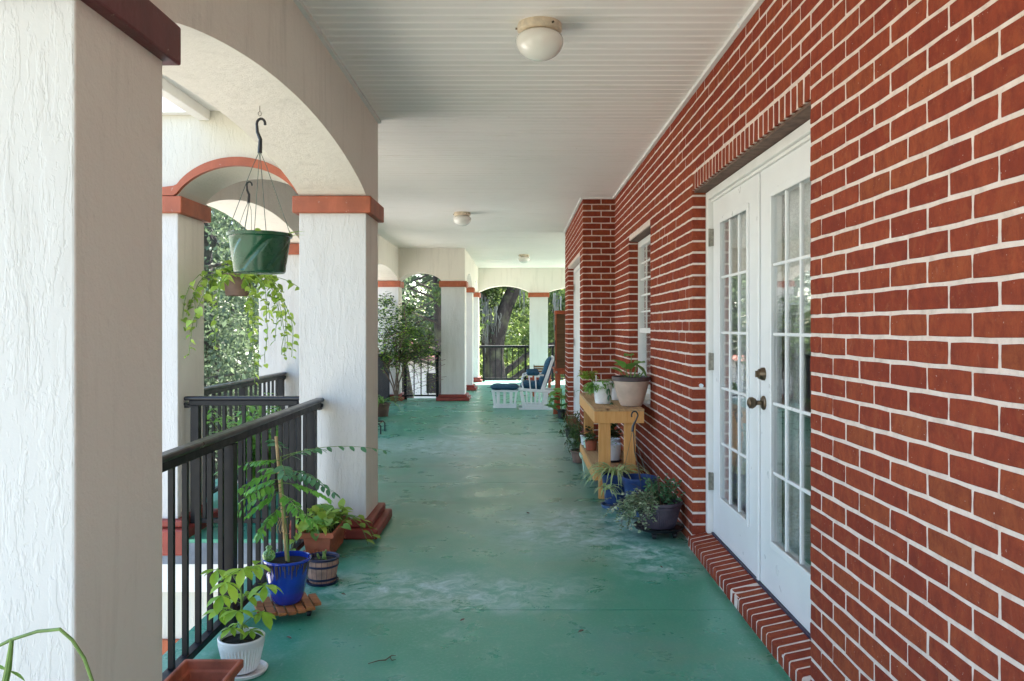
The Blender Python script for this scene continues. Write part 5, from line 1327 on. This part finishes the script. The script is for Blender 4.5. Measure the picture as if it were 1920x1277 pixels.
# pots inside the bump-out, seen through the near railings
for (x, y, r_, h, m_, lab, lm_) in ((-1.90, 5.75, .12, .22, M['bluepot2'], 'blue pot with leafy shrub behind the near railings', L_PIN), (-1.60, 5.95, .11, .2, M['bluepot2'], 'second blue pot behind the near railings, close to the middle pillar', L_DARK), (-2.0, 6.4, .13, .24, M['clay'], 'clay pot with tall greenery by the outer side railing', L_BIG)):
    t = thing('potted_plant', (x, y, 0), lab, 'potted plant'); pot(t, (x, y, .001), r_, r_*.72, h, m_)
    fm = MB(); sm2 = MB()
    for i in range(60):
        pts_ = curve_pts((x, y, h-.03), (re_.uniform(-.6, .6), re_.uniform(-.6, .6), 1.3), re_.uniform(.2, .62), sag=.6, n=7, wig=.1, r_=re_); sm2.tube(pts_, .002, 4)
        for k in range(2, 8):
            for _ in range(2): addleaf(fm, go, pts_[k], rdir(re_, -.5, .6), re_.uniform(.05, .09))
    fm.build('foliage', lm_, t, True)['kind'] = 'stuff'; sm2.build('stems', M['stem_green'], t)['kind'] = 'stuff'
# arching stem at the lower left edge
t = thing('potted_plant', (-.93, 1.42, 0), 'thin green arching stem in front of the nearest pillar, lower left corner', 'potted plant')
pot(t, (-.98, 1.42, .001), .15, .1, .26, M['clay'])
s_ = MB()
def at(px, py, y): return ((px-972)*y/1499, y, H-(py-613)*y/1499)
s_.tube([(-.98, 1.42, .25), at(-60, 1330, 1.45), at(-30, 1225, 1.45), at(20, 1200, 1.44), at(70, 1184, 1.43), at(112, 1180, 1.42), at(135, 1200, 1.42), at(158, 1235, 1.42), at(172, 1275, 1.42), at(178, 1320, 1.42), (-.80, 1.42, .40)], [.005]+[.0032]*9+[.002], 8)
s_.tube([(-.98, 1.42, .25), at(5, 1300, 1.42), at(15, 1255, 1.42), at(22, 1200, 1.42)], [.006, .006, .006, .0035], 8)
s_.build('stem', M['stem_green'], t, True)
lf_ = leaf_mesh('lance', L_BIG, droop=.3)
inst(lf_, 'leaf', t, at(15, 1258, 1.42), frame((-.8, 0, .35), s=.07)); inst(lf_, 'leaf', t, at(15, 1258, 1.42), frame((.9, 0, -.25), s=.035)); inst(lf_, 'leaf', t, at(2, 1250, 1.42), frame((-.9, -.1, .1), s=.08))

# ---------------------------------------------------------------- vine on the far arch
rv = random.Random(77)
t = thing('climbing_vine', (-2.0, 13.7, 0), 'tangled leafy vine climbing over the far left railing', 'vine')
stv = MB(); lvv = MB(); lvl = MB(); pk = MB(); g3 = leaf_geo('oval', seg=2, droop=.1)
for i in range(46):
    x_ = rv.uniform(-2.3, -1.9); y_ = rv.uniform(13.3, 14.1)
    p_ = Vector((x_, y_, rv.uniform(.55, 1.15))); d_ = Vector((rv.uniform(-.3, 1.2), rv.uniform(-.5, .3), rv.uniform(.3, 1.3)))
    pts_ = curve_pts(p_, d_, rv.uniform(.4, .95), sag=rv.uniform(.6, 2.4), n=10, wig=.28, r_=rv); stv.tube(pts_, [.009-.0006*k for k in range(11)], 5)
    for k in range(3, 11):
        for _ in range(8):
            q_ = pts_[k]+Vector((rv.gauss(0, .05), rv.gauss(0, .05), rv.gauss(0, .05)))
            if q_.x > -1.36: q_.x = -1.42-rv.random()*.2
            addleaf(lvl if rv.random() < .3 else lvv, g3, q_, rdir(rv, -.6, .6), rv.uniform(.03, .06), wid=1.3)
cl = [(-2.35, 1.55, .16), (-2.2, 1.35, .20), (-2.05, 1.55, .15), (-1.95, 1.3, .18), (-2.3, 1.1, .20), (-2.1, 1.0, .18), (-1.9, 1.05, .16), (-1.75, 1.2, .14), (-2.4, .85, .18), (-2.2, .75, .16), (-1.7, .95, .13), (-2.0, .8, .14), (-1.55, .92, .12), (-1.85, 1.6, .10), (-2.25, 1.75, .10)]
for (x_, z_, r_) in cl:
    for i in range(270):
        q_ = Vector((x_+rv.gauss(0, r_*.62), 13.65+rv.gauss(0, .2), z_+rv.gauss(0, r_*.55)))
        if q_.x > -1.40: q_.x = -1.42-rv.random()*.3
        addleaf(lvl if rv.random() < .28 else lvv, g3, q_, rdir(rv, -.6, .6), rv.uniform(.04, .08), wid=1.3)
for i in range(900):   # strands hanging on the mid view railing
    q_ = Vector((rv.uniform(-2.12, -1.4), rv.uniform(14.3, 14.6), rv.uniform(.05, .8) if rv.random() < .35 else rv.uniform(.68, 1.0))); addleaf(lvv if rv.random() < .6 else lvl, g3, q_, rdir(rv, -.6, .6), rv.uniform(.025, .055), wid=1.3)
for i in range(110):
    q_ = Vector((rv.uniform(-2.1, -1.45), rv.uniform(14.3, 14.6), rv.uniform(.75, 1.0))); addleaf(pk, g3, q_, rdir(rv, -.6, .6), rv.uniform(.03, .05), wid=1.6)
for k in range(6): stv.tube(curve_pts((-2.1, 13.6+.05*k, .02), (.25*rv.uniform(-1, 1), rv.uniform(-.3, .3), 1), 1.1, sag=-.2, n=8, wig=.25, r_=rv), .012, 6)
for k in range(4): stv.tube(curve_pts((-2.0, 13.9, .1+.12*k), (.9, -.1, .6), .8, sag=.3, n=8, wig=.12, r_=rv), .004, 5)
stv.build('stems', M['stem_brown'], t)['kind'] = 'stuff'; lvv.build('foliage', L_DARK, t, True)['kind'] = 'stuff'; lvl.build('bright_foliage', L_SCHEF, t, True)['kind'] = 'stuff'; pk.build('bracts', L_PINK, t, True)['kind'] = 'stuff'

# ---------------------------------------------------------------- trees and far things
def quadleaf(mb, p, s_, r_):
    u = Vector((r_.gauss(0, 1), r_.gauss(0, 1), r_.gauss(0, 1))).normalized(); v = u.orthogonal().normalized(); w_ = u.cross(v)
    a = r_.uniform(0, 6.28); e1 = v*math.cos(a)+w_*math.sin(a); e2 = (w_*math.cos(a)-v*math.sin(a))*.5
    mb.add([tuple(p-e1*s_), tuple(p+e2*s_), tuple(p+e1*s_), tuple(p-e2*s_)], [(0, 1, 2, 3)])
def crown(blobs, n, size, r_, mat, t, name='crown', clump=.55):
    mb = MB(); tot = sum(b[3]**2 for b in blobs)
    for (x, y, z, rad) in blobs:
        k = max(1, int(n*rad*rad/tot/22))
        for _ in range(k):
            d_ = Vector((r_.gauss(0, 1), r_.gauss(0, 1), r_.gauss(0, .8))).normalized()*rad*(r_.random()**.45)
            c_ = Vector((x, y, z))+d_; cs = rad*.20*r_.uniform(.5, 1.3)
            for _ in range(22): quadleaf(mb, c_+Vector((r_.gauss(0, cs), r_.gauss(0, cs), r_.gauss(0, cs*.7))), size*r_.uniform(.6, 1.3), r_)
    o = mb.build(name, mat, t); o['kind'] = 'stuff'; return o
def tree(x, y, h, rad, label, mat, seed, n=11000, size=.11, zlow=-1.5, trunk=.3, nb=14):
    r_ = random.Random(seed); t = thing('broadleaf_tree', (x, y, -3.2), label, 'tree', 'trees beyond the porch')
    tk = MB(); top = Vector((x+r_.uniform(-.5, .5), y, -3.2+h*.6)); tk.tube([(x, y, -3.2), (x+.1, y, -1.5), (x-.1, y, 0), top], [trunk*1.4, trunk, trunk*.8, trunk*.5], 10)
    blobs = []
    for i in range(nb):
        a = r_.uniform(0, 6.28); rr = rad*r_.uniform(.1, .85); z = r_.uniform(zlow, -3.2+h); bz = rad*r_.uniform(.28, .5)
        blobs.append((x+rr*math.cos(a), y+rr*math.sin(a), z, bz)); tk.tube([(x, y, min(z-1, -3.2+h*.5)), ((x+rr*math.cos(a)*.5+x*.5), y+rr*math.sin(a)*.5, z-.6), (x+rr*math.cos(a), y+rr*math.sin(a), z)], [trunk*.3, trunk*.2, trunk*.07], 6)
    tk.build('trunk', M['bark'], t, True); crown(blobs, n, size, r_, mat, t); return t
# live oak seen under the farthest arch
t = thing('oak_tree', (-1.2, 29, -3.2), 'massive leaning live oak with grey moss, seen under the farthest arch', 'tree')
YO = 29
def W(px, py, y=YO): return at(px, py, y)
tk = MB()
tk.tube([W(930, 790), W(930, 735), W(928, 700), W(926, 670), W(932, 630), W(945, 585), W(962, 545), W(985, 490), W(1010, 430)], [.60, .50, .40, .34, .30, .27, .25, .23, .2], 14)
tk.tube([W(924, 690), W(914, 650), W(910, 600), W(904, 555), W(890, 500)], [.30, .22, .19, .17, .15], 12)
tk.tube([W(930, 712), W(943, 700), W(965, 684), W(985, 668), W(1012, 655), W(1050, 640)], [.20, .13, .11, .10, .08, .06], 10)
tk.tube([W(940, 725), W(960, 712), W(990, 690), W(1030, 678), W(1070, 672)], [.2, .10, .09, .08, .06], 10)
tk.build('trunk', M['bark'], t, True)
ro = random.Random(5); bl_ = [W(*q_[:2])+(q_[2],) for q_ in ((905, 555, .55), (925, 540, .45), (890, 510, 1.1), (975, 585, .4), (988, 640, .35), (1035, 560, .8), (1045, 590, .7), (960, 470, 1.4), (1000, 490, 1.0), (905, 470, 1.4))]
crown(bl_, 12000, .075, ro, L_TREE, t)
ms_ = MB()
for (px, py, n_, L_) in ((914, 575, 12, 1.7), (930, 590, 9, 1.2), (905, 560, 6, 1.0), (978, 545, 6, .8), (1045, 560, 10, 1.2)):
    for _ in range(n_):
        p_ = Vector(W(px+ro.uniform(-9, 9), py+ro.uniform(-18, 8), YO+ro.uniform(-1.2, -.5))); l_ = L_*ro.uniform(.4, 1); w_ = ro.uniform(.008, .03)
        k = 6; vs = []
        for q_ in range(k+1):
            tt = q_/k; ww = w_*(1-tt)+.006; pz = p_+Vector((ro.uniform(-.03, .03), ro.uniform(-.03, .03), -l_*tt)); vs += [tuple(pz-Vector((ww, 0, 0))), tuple(pz+Vector((ww, .02, 0)))]
        ms_.add(vs, [(2*q_, 2*q_+1, 2*q_+3, 2*q_+2) for q_ in range(k)])
ms_.build('hanging_moss', L_MOSS, t)['kind'] = 'stuff'
tree(-6.6, 17.5, 12.5, 3.6, 'dense dark green tree left of the bump-out, behind the hanging pothos', L_TREEB, 1, 46000, .062, -2.6, .28, 34)
tree(-9.5, 24, 13.5, 4.5, 'tall tree behind and left of the dark green one', L_TREEB, 12, 15000, .12, -2, .3, 16)
tree(-4.3, 30, 14, 3.6, 'bluish green tree filling the vine covered arch', L_TREEB, 3, 24000, .085, -.6, .3, 18)
tree(-2.4, 25.5, 13, 1.8, 'narrow bright tree just right in the vine covered arch', L_TREE, 4, 9000, .09, .6, .2, 12)
tree(1.6, 36, 13, 3.6, 'bright tree behind the oak, right of its trunk', L_TREEL, 5, 22000, .09, -2.2, .3, 18)
tree(2.9, 31, 12, 2.6, 'leafy tree glimpsed right of the farthest pillar', L_TREE, 6, 9000, .11, -2.4, .25, 14)
tree(-1.5, 44, 15, 4.2, 'pale hazy tree far behind the oak', L_TREEL, 7, 12000, .17, -2.4, .3, 18)
tree(-12, 42, 16, 6, 'far tree at the left, behind the others', L_TREEB, 8, 9000, .2, -2, .4, 16)
tree(6.5, 46, 16, 6, 'far tree at the right, hidden behind the house', L_TREEL, 9, 9000, .2, -2, .4, 16)
for i, x in enumerate((-22, -14, -7, 0, 7, 15)):
    tree(x, 62+(i % 2)*5, 17, 6.5, ['tree of the distant treeline, first from the left', 'tree of the distant treeline, second from the left', 'tree of the distant treeline, third from the left', 'tree of the distant treeline, fourth from the left', 'tree of the distant treeline, second from the right', 'tree of the distant treeline, last on the right'][i], L_TREEB, 20+i, 6500, .30, -2.5, .4, 16)
t = thing('far_house', (-5, 44, -3.2), 'low white house with a faded red roof beyond the vine covered railing', 'house')
MB().box(-9, -3.0, 40, 46, -3.2, -.35).build('wall', M['farwall'], t)
MB().add([(-9.5, 39.5, -.35), (-2.5, 39.5, -.35), (-2.5, 46.5, -.35), (-9.5, 46.5, -.35), (-8, 43, .6), (-4, 43, .6)], [(0, 1, 5, 4), (1, 2, 5), (2, 3, 4, 5), (3, 0, 4), (0, 3, 2, 1)]).build('roof', M['farroof'], t)
for x in (-8, -6.3, -4.6):
    f = MB().box(x, x+.8, 39.96, 39.998, -2.0, -1.0).build('window', M['black'], t)
sh = thing('hedge', (-3, 23, -3.2), 'low green hedge below the porch end', 'hedge')
rb_ = random.Random(2); crown([(-4.5+.9*i, 23.5+rb_.uniform(-.5, .5), -2.6+rb_.uniform(-.2, .3), .75) for i in range(10)], 9000, .07, rb_, L_TREEL, sh, 'foliage')
# ---------------------------------------------------------------- small things
t = MB(); t.tube([at(690, 1249, 3.1)[:2]+(.004,), (-.545, 3.115, .010), (-.520, 3.13, .006), (-.50, 3.16, .012), (-.485, 3.17, .006)], [.0012, .002, .0025, .002, .001], 5); t.tube([(-.505, 3.15, .008), (-.495, 3.13, .004), (-.48, 3.13, .008)], [.002, .0015, .001], 5)
tag(t.build('dry_twig', M['stem_brown'], None, origin=(-.52, 3.13, 0)), 'dry brown twig lying on the green floor in the foreground', 'twig')
lf2 = MB(); gdl = leaf_geo('oval', seg=4, droop=-.2, fold=.4); addleaf(lf2, gdl, (.255, 3.42, .004), (1, .3, 0), .03); tag(lf2.build('fallen_leaf', M['stem_brown'], None, origin=(.255, 3.42, 0)), 'small curled brown leaf alone in the middle of the floor', 'leaf', 'fallen leaves on the floor')
for (x, y, lab) in ((-.84, 3.9, 'dark fallen leaf near the barrel pot'), (.78, 4.33, 'reddish fallen leaf in front of the doors'), (-.26, 3.55, 'greenish fallen leaf left of the floor centre'), (-.95, 3.35, 'fallen leaf beside the wooden caddy'), (.08, 5.6, 'tiny leaf farther down the floor')):
    lf2 = MB(); a = random.uniform(0, 6); addleaf(lf2, gdl, (x, y, .004), (math.cos(a), math.sin(a), 0), .026); tag(lf2.build('fallen_leaf', M['clay'], None, origin=(x, y, 0)), lab, 'leaf', 'fallen leaves on the floor')
for (px, py, lab) in ((1396, 45, 'small white hook high on the brick wall, nearest the viewpoint'), (1302, 165, 'second small white hook on the brick wall above the doors')):
    y = 1499*XW/(px-972); z = H+(613-py)*y/1499; hk = MB(); hk.tube([(XW-.001, y, z+.01), (XW-.02, y, z+.008), (XW-.03, y, z-.005), (XW-.022, y, z-.018)], .004, 6); hk.box(XW-.004, XW-.0005, y-.01, y+.01, z-.005, z+.022)
    tag(hk.build('cup_hook', M['whiteplastic'], None, origin=(XW, y, z)), lab, 'hook', 'white hooks on the brick wall')
fc = thing('wall_tap', (XW, 4.86, .92), 'small pale tap sticking out of the brick beside the door jamb', 'tap')
hk = MB(); hk.tube([(1.09, 4.777, .96), (1.09, 4.755, .96)], .012, 8); hk.build('spout', M['whiteplastic'], fc, True)
